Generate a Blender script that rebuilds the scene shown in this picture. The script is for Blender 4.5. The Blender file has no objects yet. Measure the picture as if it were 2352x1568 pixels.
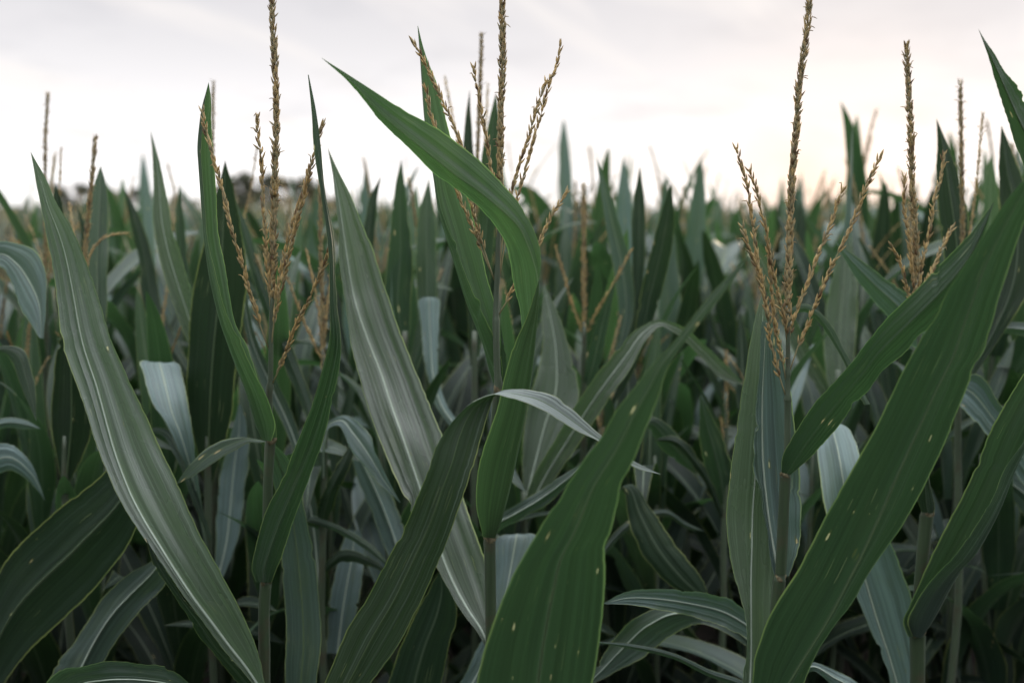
import bpy, math, random
import numpy as np
from mathutils import Vector

# ------------------------------------------------------------------ camera, sky, sun, exposure
SC = bpy.context.scene
COL = SC.collection
R = math.radians
PITCH = 7.0
CAM = np.array([0.0, 0.0, 1.70])
FPX = 2287.0                                   # focal length in the 2352 px wide tracing frame (35 mm on a 36 mm sensor)
cam_d = bpy.data.cameras.new('camera')
cam = bpy.data.objects.new('camera', cam_d)
COL.objects.link(cam)
cam.location = CAM
cam.rotation_euler = (R(90 - PITCH), 0, 0)
cam_d.sensor_width = 36.0
cam_d.lens = 35.0
cam_d.clip_start = 0.02
cam_d.clip_end = 2000
cam_d.dof.use_dof = True
cam_d.dof.focus_distance = 1.46
cam_d.dof.aperture_fstop = 2.2
SC.camera = cam

SUN_AZ, SUN_EL = 19.5, 5.0
world = bpy.data.worlds.new('World')
SC.world = world
world.use_nodes = True
WN, WL = world.node_tree.nodes, world.node_tree.links
WN.clear()


def wn(t, **k):
    n = WN.new(t)
    for a, b in k.items():
        setattr(n, a, b)
    return n


sky = wn('ShaderNodeTexSky', sky_type='NISHITA', sun_disc=False)
sky.sun_elevation = R(SUN_EL)
sky.sun_rotation = R(SUN_AZ)
sky.air_density = 1.0
sky.dust_density = 2.0
tc = wn('ShaderNodeTexCoord')
sep = wn('ShaderNodeSeparateXYZ')
WL.new(tc.outputs['Generated'], sep.inputs[0])


def wmath(op, a, b=None, clamp=False):
    n = wn('ShaderNodeMath', operation=op, use_clamp=clamp)
    for i, v in enumerate((a, b)):
        if v is None:
            continue
        if isinstance(v, (int, float)):
            n.inputs[i].default_value = v
        else:
            WL.new(v, n.inputs[i])
    return n.outputs[0]


def wmix(f, a, b):
    n = wn('ShaderNodeMix', data_type='RGBA')
    for s, v in ((n.inputs[0], f), (n.inputs[6], a), (n.inputs[7], b)):
        if isinstance(v, (int, float)):
            s.default_value = v
        elif isinstance(v, tuple):
            s.default_value = v + (1,)
        else:
            WL.new(v, s)
    return n.outputs[2]


zc = wmath('MAXIMUM', sep.outputs[2], 0.0)
zd = wmath('ADD', zc, 0.16)
cx = wmath('DIVIDE', sep.outputs[0], zd)
cy = wmath('DIVIDE', sep.outputs[1], zd)
comb = wn('ShaderNodeCombineXYZ')
WL.new(cx, comb.inputs[0])
WL.new(cy, comb.inputs[1])
mp0 = wn('ShaderNodeMapping')
mp0.inputs['Rotation'].default_value = (0, 0, R(116))
mp = wn('ShaderNodeMapping')
mp.inputs['Scale'].default_value = (0.34, 1.5, 1)
WL.new(comb.outputs[0], mp0.inputs[0])
WL.new(mp0.outputs[0], mp.inputs[0])
n1 = wn('ShaderNodeTexNoise')
n1.inputs['Scale'].default_value = 1.7
n1.inputs['Detail'].default_value = 4
n1.inputs['Roughness'].default_value = 0.48
n1.inputs['Distortion'].default_value = 0.5
WL.new(mp.outputs[0], n1.inputs[0])
wisp = wmath('MULTIPLY', wmath('SUBTRACT', n1.outputs[0], 0.47), 5.5, True)
# thin high cloud: lavender grey veil with cream streaks, whiter towards the horizon (radiances for strength 0.1)
hz = wmath('POWER', wmath('SUBTRACT', 1.0, wmath('MULTIPLY', zc, 4.2, True), True), 2.0)
n2 = wn('ShaderNodeTexNoise')
n2.inputs['Scale'].default_value = 1.5
n2.inputs['Detail'].default_value = 6
n2.inputs['Roughness'].default_value = 0.55
WL.new(comb.outputs[0], n2.inputs[0])
patch = wmath('MULTIPLY', wmath('SUBTRACT', n2.outputs[0], 0.5), 4.5, True)
veil = wmix(hz, (4.1, 4.02, 4.17), (8.6, 8.4, 8.3))
veil = wmix(wmath('MULTIPLY', wisp, 0.8), veil, (5.5, 5.22, 5.05))
veil = wmix(wmath('MULTIPLY', patch, 0.55), veil, (3.42, 3.39, 3.6))
zen = wmath('MULTIPLY', wmath('SUBTRACT', zc, 0.25), 2.1, True)      # an overcast sky is brightest overhead
bk = wmath('MULTIPLY', wmath('ADD', wmath('MULTIPLY', sep.outputs[1], -1.0), 0.05), 1.5, True)
veil = wmix(wmath('MULTIPLY', bk, 0.8), veil, (1.5, 1.7, 2.0))             # dusk: low sky away from the sun is dim and blue
top = wmath('MULTIPLY', wmath('SUBTRACT', zc, 0.55), 2.6, True)
veil = wmix(zen, veil, wmix(top, (12.5, 12.9, 13.6), (20.0, 20.6, 21.6)))
sd = (math.sin(R(SUN_AZ)) * math.cos(R(SUN_EL)), math.cos(R(SUN_AZ)) * math.cos(R(SUN_EL)), math.sin(R(SUN_EL)))
dot = wn('ShaderNodeVectorMath', operation='DOT_PRODUCT')
WL.new(tc.outputs['Generated'], dot.inputs[0])
dot.inputs[1].default_value = (math.sin(R(17.5)), math.cos(R(17.5)), 0.012)      # the last glow sits on the horizon
glow = wmath('POWER', wmath('MAXIMUM', dot.outputs['Value'], 0.0), 260.0)
veil = wmix(wmath('MULTIPLY', glow, 0.8), veil, (6.6, 4.9, 4.0))
final = wmix(0.985, sky.outputs[0], veil)
bg = wn('ShaderNodeBackground')
bg.inputs['Strength'].default_value = 0.1
WL.new(final, bg.inputs[0])
wo = wn('ShaderNodeOutputWorld')
WL.new(bg.outputs[0], wo.inputs[0])

sun_d = bpy.data.lights.new('sun', 'SUN')
sun_d.energy = 1.2
sun_d.angle = R(11)
sun_d.color = (1.0, 0.80, 0.58)
sun = bpy.data.objects.new('sun', sun_d)
COL.objects.link(sun)
sun.rotation_euler = Vector(sd).to_track_quat('Z', 'Y').to_euler()

SC.view_settings.view_transform = 'Standard'
SC.view_settings.look = 'None'
SC.view_settings.exposure = 0.95
SC.view_settings.gamma = 1.0
SC.cycles.use_denoising = True
SC.cycles.max_bounces = 8
SC.cycles.transmission_bounces = 6
SC.cycles.sample_clamp_indirect = 6

rng = np.random.default_rng(7)
random.seed(7)

# ------------------------------------------------------------------ node helper


class NT:
    def __init__(s, name):
        s.m = bpy.data.materials.new(name)
        s.m.use_nodes = True
        s.n, s.l = s.m.node_tree.nodes, s.m.node_tree.links
        s.n.clear()

    def node(s, t, **k):
        n = s.n.new(t)
        for a, b in k.items():
            setattr(n, a, b)
        return n

    def put(s, sock, v):
        if isinstance(v, (int, float)):
            sock.default_value = v
        elif isinstance(v, tuple):
            sock.default_value = v + (1,) if len(v) == 3 and sock.type == 'RGBA' else v
        else:
            s.l.new(v, sock)

    def math(s, op, a, b=0.0, clamp=False):
        n = s.node('ShaderNodeMath', operation=op, use_clamp=clamp)
        s.put(n.inputs[0], a)
        s.put(n.inputs[1], b)
        return n.outputs[0]

    def mix(s, f, a, b):
        n = s.node('ShaderNodeMix', data_type='RGBA')
        s.put(n.inputs[0], f)
        s.put(n.inputs[6], a)
        s.put(n.inputs[7], b)
        return n.outputs[2]

    def noise(s, vec, scale, detail=2.0, rough=0.5):
        n = s.node('ShaderNodeTexNoise')
        s.put(n.inputs['Vector'], vec)
        n.inputs['Scale'].default_value = scale
        n.inputs['Detail'].default_value = detail
        n.inputs['Roughness'].default_value = rough
        return n.outputs[0]

    def vec(s, x, y, z=0.0):
        n = s.node('ShaderNodeCombineXYZ')
        s.put(n.inputs[0], x)
        s.put(n.inputs[1], y)
        s.put(n.inputs[2], z)
        return n.outputs[0]

    def out(s, sh):
        o = s.node('ShaderNodeOutputMaterial')
        s.l.new(sh, o.inputs[0])
        return s.m


def leaf_material(name, upper, under, trans, rough=0.42, spec=0.5, tfac=0.3, spots=1.0, edge=(0.30, 0.34, 0.10)):
    t = NT(name)
    uv = t.node('ShaderNodeUVMap', uv_map='across')
    sp = t.node('ShaderNodeSeparateXYZ')
    t.l.new(uv.outputs[0], sp.inputs[0])
    u, v = sp.outputs[0], sp.outputs[1]                     # u 0..1 across the blade, v metres along it
    uv2 = t.node('ShaderNodeUVMap', uv_map='metric')
    oi = t.node('ShaderNodeObjectInfo')
    rnd = oi.outputs['Random']
    seed = t.math('MULTIPLY', rnd, 37.0)
    geo = t.node('ShaderNodeNewGeometry')
    back = geo.outputs['Backfacing']
    # parallel veins
    vein = t.noise(t.vec(t.math('MULTIPLY', u, 32.0), t.math('MULTIPLY', v, 1.6), seed), 1.0, 2.0, 0.6)
    fine = t.noise(t.vec(t.math('MULTIPLY', u, 150.0), t.math('MULTIPLY', v, 3.0), seed), 1.0, 1.0)
    blot = t.noise(t.vec(t.math('MULTIPLY', u, 2.2), t.math('MULTIPLY', v, 7.0), seed), 1.0, 3.0)
    vs = t.math('MULTIPLY', t.math('SUBTRACT', vein, 0.36), 3.2, True)
    base = t.mix(back, upper, under)
    dark = t.mix(back, tuple(c * 0.50 for c in upper), tuple(c * 0.58 for c in under))
    c = t.mix(vs, dark, base)
    c = t.mix(t.math('MULTIPLY', t.math('SUBTRACT', fine, 0.5), 1.4, True), c, tuple(a * 1.5 for a in upper))
    c = t.mix(t.math('MULTIPLY', t.math('SUBTRACT', blot, 0.50), 2.2, True), c, tuple(a * b for a, b in zip(under, (1.35, 1.22, 0.9))))
    hsv = t.node('ShaderNodeHueSaturation')
    t.put(hsv.inputs['Hue'], t.math('ADD', 0.485, t.math('MULTIPLY', rnd, 0.03)))
    t.put(hsv.inputs['Value'], t.math('ADD', 0.82, t.math('MULTIPLY', t.math('FRACT', t.math('MULTIPLY', rnd, 7.3)), 0.4)))
    t.put(hsv.inputs['Color'], c)
    c = hsv.outputs[0]
    # midrib: pale on the blade's upper face
    mr = t.math('ABSOLUTE', t.math('SUBTRACT', u, 0.5))
    mm = t.math('SUBTRACT', 1.0, t.math('MULTIPLY', mr, 34.0), True)
    mm = t.math('MULTIPLY', t.math('MULTIPLY', mm, 2.0, True), t.mix(back, (0.8, 0.8, 0.8), (0.26, 0.26, 0.26)))
    c = t.mix(mm, c, (0.20, 0.25, 0.17))
    # thin pale margin
    em = t.math('MINIMUM', u, t.math('SUBTRACT', 1.0, u))
    ew = t.math('ADD', 0.012, t.math('MULTIPLY', blot, 0.022))
    ef = t.math('SUBTRACT', 1.0, t.math('DIVIDE', em, ew), True)
    ef = t.math('MULTIPLY', ef, 1.6, True)
    c = t.mix(t.math('MULTIPLY', ef, t.math('MULTIPLY', blot, 1.15)), c, edge)
    # feeding scars: small pale flecks drawn out along the veins
    vo = t.node('ShaderNodeTexVoronoi')
    sm = t.node('ShaderNodeMapping')
    sm.inputs['Scale'].default_value = (230, 42, 1)
    t.l.new(uv2.outputs[0], sm.inputs[0])
    off = t.vec(seed, t.math('MULTIPLY', seed, 1.7), 0.0)
    va = t.node('ShaderNodeVectorMath', operation='ADD')
    t.l.new(sm.outputs[0], va.inputs[0])
    t.l.new(off, va.inputs[1])
    t.l.new(va.outputs[0], vo.inputs['Vector'])
    vo.inputs['Scale'].default_value = 1.0
    sep2 = t.node('ShaderNodeSeparateColor')
    t.l.new(vo.outputs['Color'], sep2.inputs[0])
    rare = t.math('GREATER_THAN', sep2.outputs[0], 1.0 - 0.034 * spots)
    size = t.math('ADD', 0.02, t.math('MULTIPLY', t.math('POWER', sep2.outputs[1], 3.0), 0.30))
    size = t.math('ADD', size, t.math('MULTIPLY', t.math('SUBTRACT', fine, 0.5), 0.3))
    sf = t.math('MULTIPLY', t.math('LESS_THAN', vo.outputs['Distance'], size), rare)
    clump = t.noise(uv2.outputs[0], 14.0, 1.0)
    sf = t.math('MULTIPLY', sf, t.math('GREATER_THAN', clump, 0.5))
    halo = t.math('MULTIPLY', t.math('MULTIPLY', t.math('LESS_THAN', vo.outputs['Distance'], t.math('ADD', t.math('MULTIPLY', size, 1.5), 0.06)), rare), t.math('GREATER_THAN', clump, 0.5))
    c = t.mix(t.math('MULTIPLY', halo, 0.55), c, (0.10, 0.105, 0.03))
    c = t.mix(t.math('MULTIPLY', sf, 0.9), c, t.mix(sep2.outputs[2], (0.50, 0.50, 0.26), (0.34, 0.25, 0.12)))
    # long bleached streaks between veins
    stv = t.noise(t.vec(t.math('MULTIPLY', u, 85.0), t.math('MULTIPLY', v, 16.0), t.math('ADD', seed, 3.0)), 1.0, 0.0)
    big = t.noise(uv2.outputs[0], 9.0, 1.0)
    stf = t.math('MULTIPLY', t.math('MULTIPLY', t.math('SUBTRACT', stv, 0.735), 16.0, True), t.math('GREATER_THAN', big, 0.55))
    c = t.mix(t.math('MULTIPLY', stf, 0.45 * min(1, spots)), c, (0.30, 0.34, 0.16))
    # bump from veins
    bp = t.node('ShaderNodeBump')
    bp.inputs['Strength'].default_value = 0.8
    bp.inputs['Distance'].default_value = 0.0014
    t.put(bp.inputs['Height'], t.math('ADD', vein, t.math('MULTIPLY', fine, 0.35)))
    p = t.node('ShaderNodeBsdfPrincipled')
    t.put(p.inputs['Base Color'], c)
    t.put(p.inputs['Roughness'], t.math('ADD', rough, t.math('MULTIPLY', t.math('SUBTRACT', blot, 0.5), 0.22)))
    p.inputs['Specular IOR Level'].default_value = spec
    p.inputs['Sheen Weight'].default_value = 0.05
    p.inputs['Sheen Roughness'].default_value = 0.5
    p.inputs['Sheen Tint'].default_value = (0.75, 0.95, 0.9, 1)
    t.l.new(bp.outputs[0], p.inputs['Normal'])
    tr = t.node('ShaderNodeBsdfTranslucent')
    tc_ = t.mix(ef, trans, tuple(min(1, a * 2.6) for a in trans))
    tc_ = t.mix(vs, t.mix(0.5, tc_, tuple(a * 0.5 for a in trans)), tc_)
    tc_ = t.mix(t.math('MULTIPLY', mm, 0.6), tc_, (0.03, 0.05, 0.02))
    t.put(tr.inputs[0], t.mix(sf, tc_, (0.6, 0.6, 0.3)))
    mx = t.node('ShaderNodeMixShader')
    mx.inputs[0].default_value = tfac
    t.l.new(p.outputs[0], mx.inputs[1])
    t.l.new(tr.outputs[0], mx.inputs[2])
    return t.out(mx.outputs[0])


MAT = {}
MAT['leaf'] = leaf_material('maize_leaf', (0.046, 0.075, 0.060), (0.030, 0.055, 0.032), (0.065, 0.15, 0.045), tfac=0.24)
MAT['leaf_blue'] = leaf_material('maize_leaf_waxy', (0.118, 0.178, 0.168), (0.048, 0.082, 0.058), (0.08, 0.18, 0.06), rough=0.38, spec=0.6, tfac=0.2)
MAT['leaf_green'] = leaf_material('maize_leaf_fresh', (0.030, 0.057, 0.033), (0.018, 0.039, 0.020), (0.062, 0.150, 0.045), rough=0.42, spec=0.40, tfac=0.25, spots=5.0)
MAT['leaf_lit'] = leaf_material('maize_leaf_thin', (0.046, 0.080, 0.046), (0.034, 0.066, 0.028), (0.085, 0.20, 0.055), rough=0.43, spec=0.42, tfac=0.34, spots=1.2)
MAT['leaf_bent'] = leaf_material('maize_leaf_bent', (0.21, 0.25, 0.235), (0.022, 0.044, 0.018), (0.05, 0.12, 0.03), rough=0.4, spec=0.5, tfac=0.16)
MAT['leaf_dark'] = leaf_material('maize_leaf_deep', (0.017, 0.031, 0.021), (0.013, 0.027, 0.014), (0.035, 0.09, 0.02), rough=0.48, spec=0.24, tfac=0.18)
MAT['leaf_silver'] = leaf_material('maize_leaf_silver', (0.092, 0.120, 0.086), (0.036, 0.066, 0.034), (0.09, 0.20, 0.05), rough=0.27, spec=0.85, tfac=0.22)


def rib_material(name, col, tr):
    t = NT(name)
    tcn = t.node('ShaderNodeTexCoord')
    nz = t.noise(tcn.outputs['Object'], 60.0, 3.0)
    c = t.mix(nz, tuple(a * 0.75 for a in col), tuple(a * 1.2 for a in col))
    p = t.node('ShaderNodeBsdfPrincipled')
    t.put(p.inputs['Base Color'], c)
    p.inputs['Roughness'].default_value = 0.4
    tb = t.node('ShaderNodeBsdfTranslucent')
    t.put(tb.inputs[0], tr)
    mx = t.node('ShaderNodeMixShader')
    mx.inputs[0].default_value = 0.2
    t.l.new(p.outputs[0], mx.inputs[1])
    t.l.new(tb.outputs[0], mx.inputs[2])
    return t.out(mx.outputs[0])


MAT['rib_pale'] = rib_material('pale_midrib', (0.34, 0.40, 0.33), (0.3, 0.4, 0.2))
MAT['rib_green'] = rib_material('green_midrib', (0.075, 0.115, 0.055), (0.12, 0.22, 0.05))


def stalk_material(name, a, b):
    t = NT(name)
    tcn = t.node('ShaderNodeTexCoord')
    mpn = t.node('ShaderNodeMapping')
    mpn.inputs['Scale'].default_value = (260, 260, 9)
    t.l.new(tcn.outputs['Object'], mpn.inputs[0])
    st = t.noise(mpn.outputs[0], 1.0, 3.0)
    bl = t.noise(tcn.outputs['Object'], 22.0, 4.0)
    c = t.mix(st, a, b)
    c = t.mix(t.math('MULTIPLY', t.math('SUBTRACT', bl, 0.54), 4.0, True), c, (0.045, 0.034, 0.020))
    bp = t.node('ShaderNodeBump')
    bp.inputs['Strength'].default_value = 0.5
    bp.inputs['Distance'].default_value = 0.001
    t.put(bp.inputs['Height'], st)
    p = t.node('ShaderNodeBsdfPrincipled')
    t.put(p.inputs['Base Color'], c)
    p.inputs['Roughness'].default_value = 0.5
    p.inputs['Sheen Weight'].default_value = 0.06
    t.l.new(bp.outputs[0], p.inputs['Normal'])
    return t.out(p.outputs[0])


MAT['stalk'] = stalk_material('maize_stalk', (0.026, 0.040, 0.022), (0.064, 0.088, 0.050))
MAT['sheath'] = stalk_material('leaf_sheath', (0.014, 0.026, 0.011), (0.040, 0.066, 0.028))


def simple_noise_material(name, a, b, scale, rough=0.75, bump=0.4):
    t = NT(name)
    tcn = t.node('ShaderNodeTexCoord')
    nz = t.noise(tcn.outputs['Object'], scale, 5.0, 0.6)
    c = t.mix(t.math('MULTIPLY', t.math('SUBTRACT', nz, 0.3), 2.5, True), a, b)
    bp = t.node('ShaderNodeBump')
    bp.inputs['Strength'].default_value = bump
    bp.inputs['Distance'].default_value = 0.02 if scale < 20 else 0.001
    t.put(bp.inputs['Height'], nz)
    p = t.node('ShaderNodeBsdfPrincipled')
    t.put(p.inputs['Base Color'], c)
    p.inputs['Roughness'].default_value = rough
    p.inputs['Specular IOR Level'].default_value = 0.2
    t.l.new(bp.outputs[0], p.inputs['Normal'])
    return t.out(p.outputs[0])


MAT['collar'] = simple_noise_material('dry_leaf_collar', (0.035, 0.025, 0.014), (0.17, 0.15, 0.085), 160.0)
MAT['soil'] = simple_noise_material('field_soil', (0.012, 0.010, 0.008), (0.040, 0.032, 0.026), 6.0, 0.95)
MAT['bark'] = simple_noise_material('tree_bark', (0.03, 0.024, 0.018), (0.09, 0.07, 0.05), 3.0, 0.9)


def tassel_material():
    t = NT('tassel_spikelets')
    at = t.node('ShaderNodeAttribute', attribute_name='tint')
    sp = t.node('ShaderNodeSeparateColor')
    t.l.new(at.outputs['Color'], sp.inputs[0])
    k, along, dk = sp.outputs[0], sp.outputs[1], sp.outputs[2]
    tcn = t.node('ShaderNodeTexCoord')
    nz = t.noise(tcn.outputs['Object'], 420.0, 2.0)
    c = t.mix(k, (0.27, 0.27, 0.165), (0.62, 0.45, 0.19))           # glume: grey green to straw gold
    c = t.mix(t.math('MULTIPLY', t.math('SUBTRACT', along, 0.45), 1.5, True), c, (0.45, 0.285, 0.115))   # browner tip
    c = t.mix(t.math('MULTIPLY', dk, 0.9), c, (0.10, 0.055, 0.03))
    c = t.mix(t.math('MULTIPLY', nz, 0.35), c, (0.16, 0.115, 0.06))
    p = t.node('ShaderNodeBsdfPrincipled')
    t.put(p.inputs['Base Color'], c)
    p.inputs['Roughness'].default_value = 0.55
    p.inputs['Specular IOR Level'].default_value = 0.35
    tb = t.node('ShaderNodeBsdfTranslucent')
    t.put(tb.inputs[0], t.mix(0.5, c, (0.8, 0.5, 0.2)))
    mx = t.node('ShaderNodeMixShader')
    mx.inputs[0].default_value = 0.22
    t.l.new(p.outputs[0], mx.inputs[1])
    t.l.new(tb.outputs[0], mx.inputs[2])
    return t.out(mx.outputs[0])


MAT['tassel'] = tassel_material()


def foliage_material():
    t = NT('tree_foliage')
    at = t.node('ShaderNodeAttribute', attribute_name='tint')
    sp = t.node('ShaderNodeSeparateColor')
    t.l.new(at.outputs['Color'], sp.inputs[0])
    c = t.mix(sp.outputs[0], (0.028, 0.036, 0.018), (0.070, 0.072, 0.030))
    p = t.node('ShaderNodeBsdfPrincipled')
    t.put(p.inputs['Base Color'], c)
    p.inputs['Roughness'].default_value = 0.7
    tb = t.node('ShaderNodeBsdfTranslucent')
    t.put(tb.inputs[0], t.mix(0.5, c, (0.16, 0.15, 0.03)))
    mx = t.node('ShaderNodeMixShader')
    mx.inputs[0].default_value = 0.10
    t.l.new(p.outputs[0], mx.inputs[1])
    t.l.new(tb.outputs[0], mx.inputs[2])
    return t.out(mx.outputs[0])


MAT['foliage'] = foliage_material()

# ------------------------------------------------------------------ geometry helpers
CP, SP_ = math.cos(R(PITCH)), math.sin(R(PITCH))


def at(px, py, Y):
    """the world point on the ray of a tracing-frame pixel, at ground distance Y in front of the camera"""
    X = (px - 1176.0) / FPX
    V = (784.0 - py) / FPX
    d = np.array([X, CP + V * SP_, -SP_ + V * CP])
    return CAM + d * (Y / d[1])


def project(p):
    d = np.asarray(p) - CAM
    z = d[1] * CP - d[2] * SP_
    return 1176 + FPX * d[0] / z, 784 - FPX * (d[1] * SP_ + d[2] * CP) / z


def pts(s):
    rev = s.startswith('~')
    a = np.array([[float(c) for c in q.split(',')] for q in s.lstrip('~').split()])
    return a[::-1] if rev else a


def hermite(P, t_in, t_out):
    """smooth curve through P at parameters t_in, sampled at t_out"""
    P = np.asarray(P, float)
    if P.ndim == 1:
        P = P[:, None]
    n = len(P)
    if n == 1:
        return np.repeat(P, len(t_out), 0)
    d = np.diff(P, axis=0) / np.diff(t_in)[:, None]
    m = np.empty_like(P)
    m[0], m[-1] = d[0], d[-1]
    h = np.diff(t_in)
    for i in range(1, n - 1):
        m[i] = (d[i - 1] * h[i] + d[i] * h[i - 1]) / (h[i - 1] + h[i])
    k = np.clip(np.searchsorted(t_in, t_out, 'right') - 1, 0, n - 2)
    hh = h[k]
    s = ((t_out - t_in[k]) / hh)[:, None]
    hh = hh[:, None]
    return ((1 + 2 * s) * (1 - s) ** 2 * P[k] + s * (1 - s) ** 2 * hh * m[k] + s * s * (3 - 2 * s) * P[k + 1] + s * s * (s - 1) * hh * m[k + 1])


def arc(P):
    d = np.sqrt((np.diff(P, axis=0) ** 2).sum(1))
    c = np.concatenate([[0], np.cumsum(np.maximum(d, 1e-6))])
    return c / c[-1]


def new_obj(name, me, mat, parent=None):
    o = bpy.data.objects.new(name, me)
    COL.objects.link(o)
    if mat is not None and not me.materials:
        me.materials.append(mat)
    if parent is not None:
        o.parent = parent
    return o


def mesh_of(name, V, F, smooth=True):
    me = bpy.data.meshes.new(name)
    V = np.asarray(V, np.float32)
    me.vertices.add(len(V))
    me.vertices.foreach_set('co', V.ravel())
    if isinstance(F, np.ndarray):
        n, k = F.shape
        me.loops.add(n * k)
        me.loops.foreach_set('vertex_index', F.astype(np.int32).ravel())
        me.polygons.add(n)
        me.polygons.foreach_set('loop_start', np.arange(0, n * k, k, dtype=np.int32))
    else:
        flat = [i for f in F for i in f]
        me.loops.add(len(flat))
        me.loops.foreach_set('vertex_index', flat)
        me.polygons.add(len(F))
        me.polygons.foreach_set('loop_start', np.concatenate([[0], np.cumsum([len(f) for f in F])[:-1]]).astype(np.int32))
    me.update(calc_edges=True)
    me.polygons.foreach_set('use_smooth', [smooth] * len(me.polygons))
    me.validate()
    return me


def set_tint(me, T):
    T = np.asarray(T, np.float32)
    a = me.attributes.new('tint', 'FLOAT_COLOR', 'POINT')
    a.data.foreach_set('color', np.concatenate([T, np.ones((len(T), 1), np.float32)], 1).ravel())


def thing(name, label, cat, loc, group=None):
    o = bpy.data.objects.new(name, None)
    COL.objects.link(o)
    o.empty_display_size = 0.05
    o.location = [float(c) for c in loc]
    o['label'] = label
    o['category'] = cat
    if group:
        o['group'] = group
    return o


def grid_leaf(name, L, M, Rr, nh=5, pleat=0.0, ruffle=0.0, seed=0, flip=False, bulge=0.0, origin=(0, 0, 0), fold=0.0):
    """blade from three 3-D polylines (left edge, midrib, right edge): rounded halves, long pleats, wavy margins"""
    r = np.random.default_rng(seed)
    n = len(M)
    t = np.linspace(0, 1, n)
    along = np.gradient((L + 2 * M + Rr) / 4, axis=0)
    along /= np.linalg.norm(along, axis=1)[:, None] + 1e-9
    cols, us = [], []
    env = np.clip(np.sin(np.pi * np.clip(t * 0.93 + 0.05, 0, 1)), 0, 1) ** 0.6
    f1, f2, ph1, ph2, ph3 = r.uniform(2.6, 4.2), r.uniform(5.5, 8.5), *r.uniform(0, 6.28, 3)
    fr = r.uniform(3.2, 6.0)
    for side, E in ((0, L), (1, Rr)):
        across = E - M
        w = np.linalg.norm(across, axis=1)[:, None]
        nrm = np.cross(along, across / (w + 1e-9)) * (1 if side else -1)
        nrm /= np.linalg.norm(nrm, axis=1)[:, None] + 1e-9
        wn_ = w / (w.max() + 1e-9)
        part = []
        for j in range(nh + 1):
            s = j / nh
            p = M + across * s
            hump = bulge * math.sin(math.pi * s) * w
            uu = 0.5 + (0.5 * s if side else -0.5 * s)
            wv = np.sin(f1 * 2 * uu * np.pi + ph1 + 1.6 * t + 0.5 * np.sin(5 * t + ph2))
            wv2 = np.sin(f2 * 2 * uu * np.pi + ph2 - 1.3 * t + 0.4 * np.sin(7 * t + ph1))
            pl = pleat * (np.sign(wv) * np.abs(wv) ** 0.75 * 0.7 + wv2 * 0.42) * env * min(1, 4 * s * (1.04 - s) + 0.12)
            rf = ruffle * (0.55 * np.sin(2 * np.pi * fr * t + ph3 + side * 2.0 + 1.5 * np.sin(4.1 * t + ph1)) + 0.45 * np.sin(2 * np.pi * fr * 0.43 * t + ph2 - side)) * (0.5 + 0.5 * np.sin(3.3 * t + ph2 + side)) * env * s ** 2.5
            p = p + nrm * (hump + (pl + rf)[:, None] * np.minimum(1, wn_ * 1.5))
            part.append((p, uu))
        if side == 0:
            for p, uu in part[:0:-1]:
                cols.append(p)
                us.append(uu)
        else:
            for p, uu in part:
                cols.append(p)
                us.append(uu)
    G = np.stack(cols, 1)                       # n x c x 3
    c = G.shape[1]
    idx = np.arange(n * c).reshape(n, c)
    F = np.stack([idx[:-1, :-1], idx[:-1, 1:], idx[1:, 1:], idx[1:, :-1]], -1).reshape(-1, 4)
    if flip:
        F = F[:, ::-1]
    V = G.reshape(-1, 3) - np.asarray(origin)
    me = mesh_of(name, V, F)
    al = np.concatenate([[0], np.cumsum(np.linalg.norm(np.diff(M, axis=0), axis=1))])
    wid = np.linalg.norm(L - M, axis=1) + np.linalg.norm(Rr - M, axis=1)
    U1 = np.empty((n, c, 2), np.float32)
    U1[:, :, 0] = np.array(us)[None, :]
    U1[:, :, 1] = al[:, None]
    U2 = U1.copy()
    U2[:, :, 0] = (np.array(us)[None, :] - 0.5) * wid[:, None]
    li = np.empty(len(me.loops), np.int32)
    me.loops.foreach_get('vertex_index', li)
    for nm, U in (('across', U1), ('metric', U2)):
        l = me.uv_layers.new(name=nm)
        l.data.foreach_set('uv', U.reshape(-1, 2)[li].ravel())
    return me


def tube(P, rad, sides=10, cap=True, flat=None):
    """tube along P with a radius per point; returns vertices and faces"""
    P = np.asarray(P, float)
    n = len(P)
    T = np.gradient(P, axis=0)
    T /= np.linalg.norm(T, axis=1)[:, None] + 1e-12
    ref = np.array([0, 1.0, 0.13]) if abs(T[0][1]) < 0.9 else np.array([1.0, 0, 0])
    A = np.cross(T, ref)
    A /= np.linalg.norm(A, axis=1)[:, None] + 1e-12
    B = np.cross(T, A)
    ang = np.arange(sides) * 2 * np.pi / sides
    rad = np.asarray(rad, float).reshape(-1, 1, 1)
    fb = 1.0 if flat is None else flat
    V = P[:, None, :] + rad * (np.cos(ang)[None, :, None] * A[:, None, :] + fb * np.sin(ang)[None, :, None] * B[:, None, :])
    idx = np.arange(n * sides).reshape(n, sides)
    nx = np.roll(idx, -1, 1)
    F = np.stack([idx[:-1], nx[:-1], nx[1:], idx[1:]], -1).reshape(-1, 4).tolist()
    if cap:
        F.append(list(idx[0][::-1]))
        F.append(list(idx[-1]))
    return V.reshape(-1, 3), F


# one pointed spikelet along +Z, unit length
def _spikelet(sides, rings):
    V, tv = [], []
    prof = {5: [(0, .22), (.22, .9), (.45, 1), (.75, .62), (1, .06)], 3: [(0, .3), (.4, 1), (1, .05)]}[rings]
    for z, rr in prof:
        for k in range(sides):
            a = 2 * math.pi * k / sides
            V.append((rr * math.cos(a), rr * math.sin(a) * 0.72, z))
            tv.append(z)
    F = []
    for i in range(len(prof) - 1):
        for k in range(sides):
            F.append((i * sides + k, i * sides + (k + 1) % sides, (i + 1) * sides + (k + 1) % sides, (i + 1) * sides + k))
    return np.array(V), np.array(tv), np.array(F)


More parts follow.
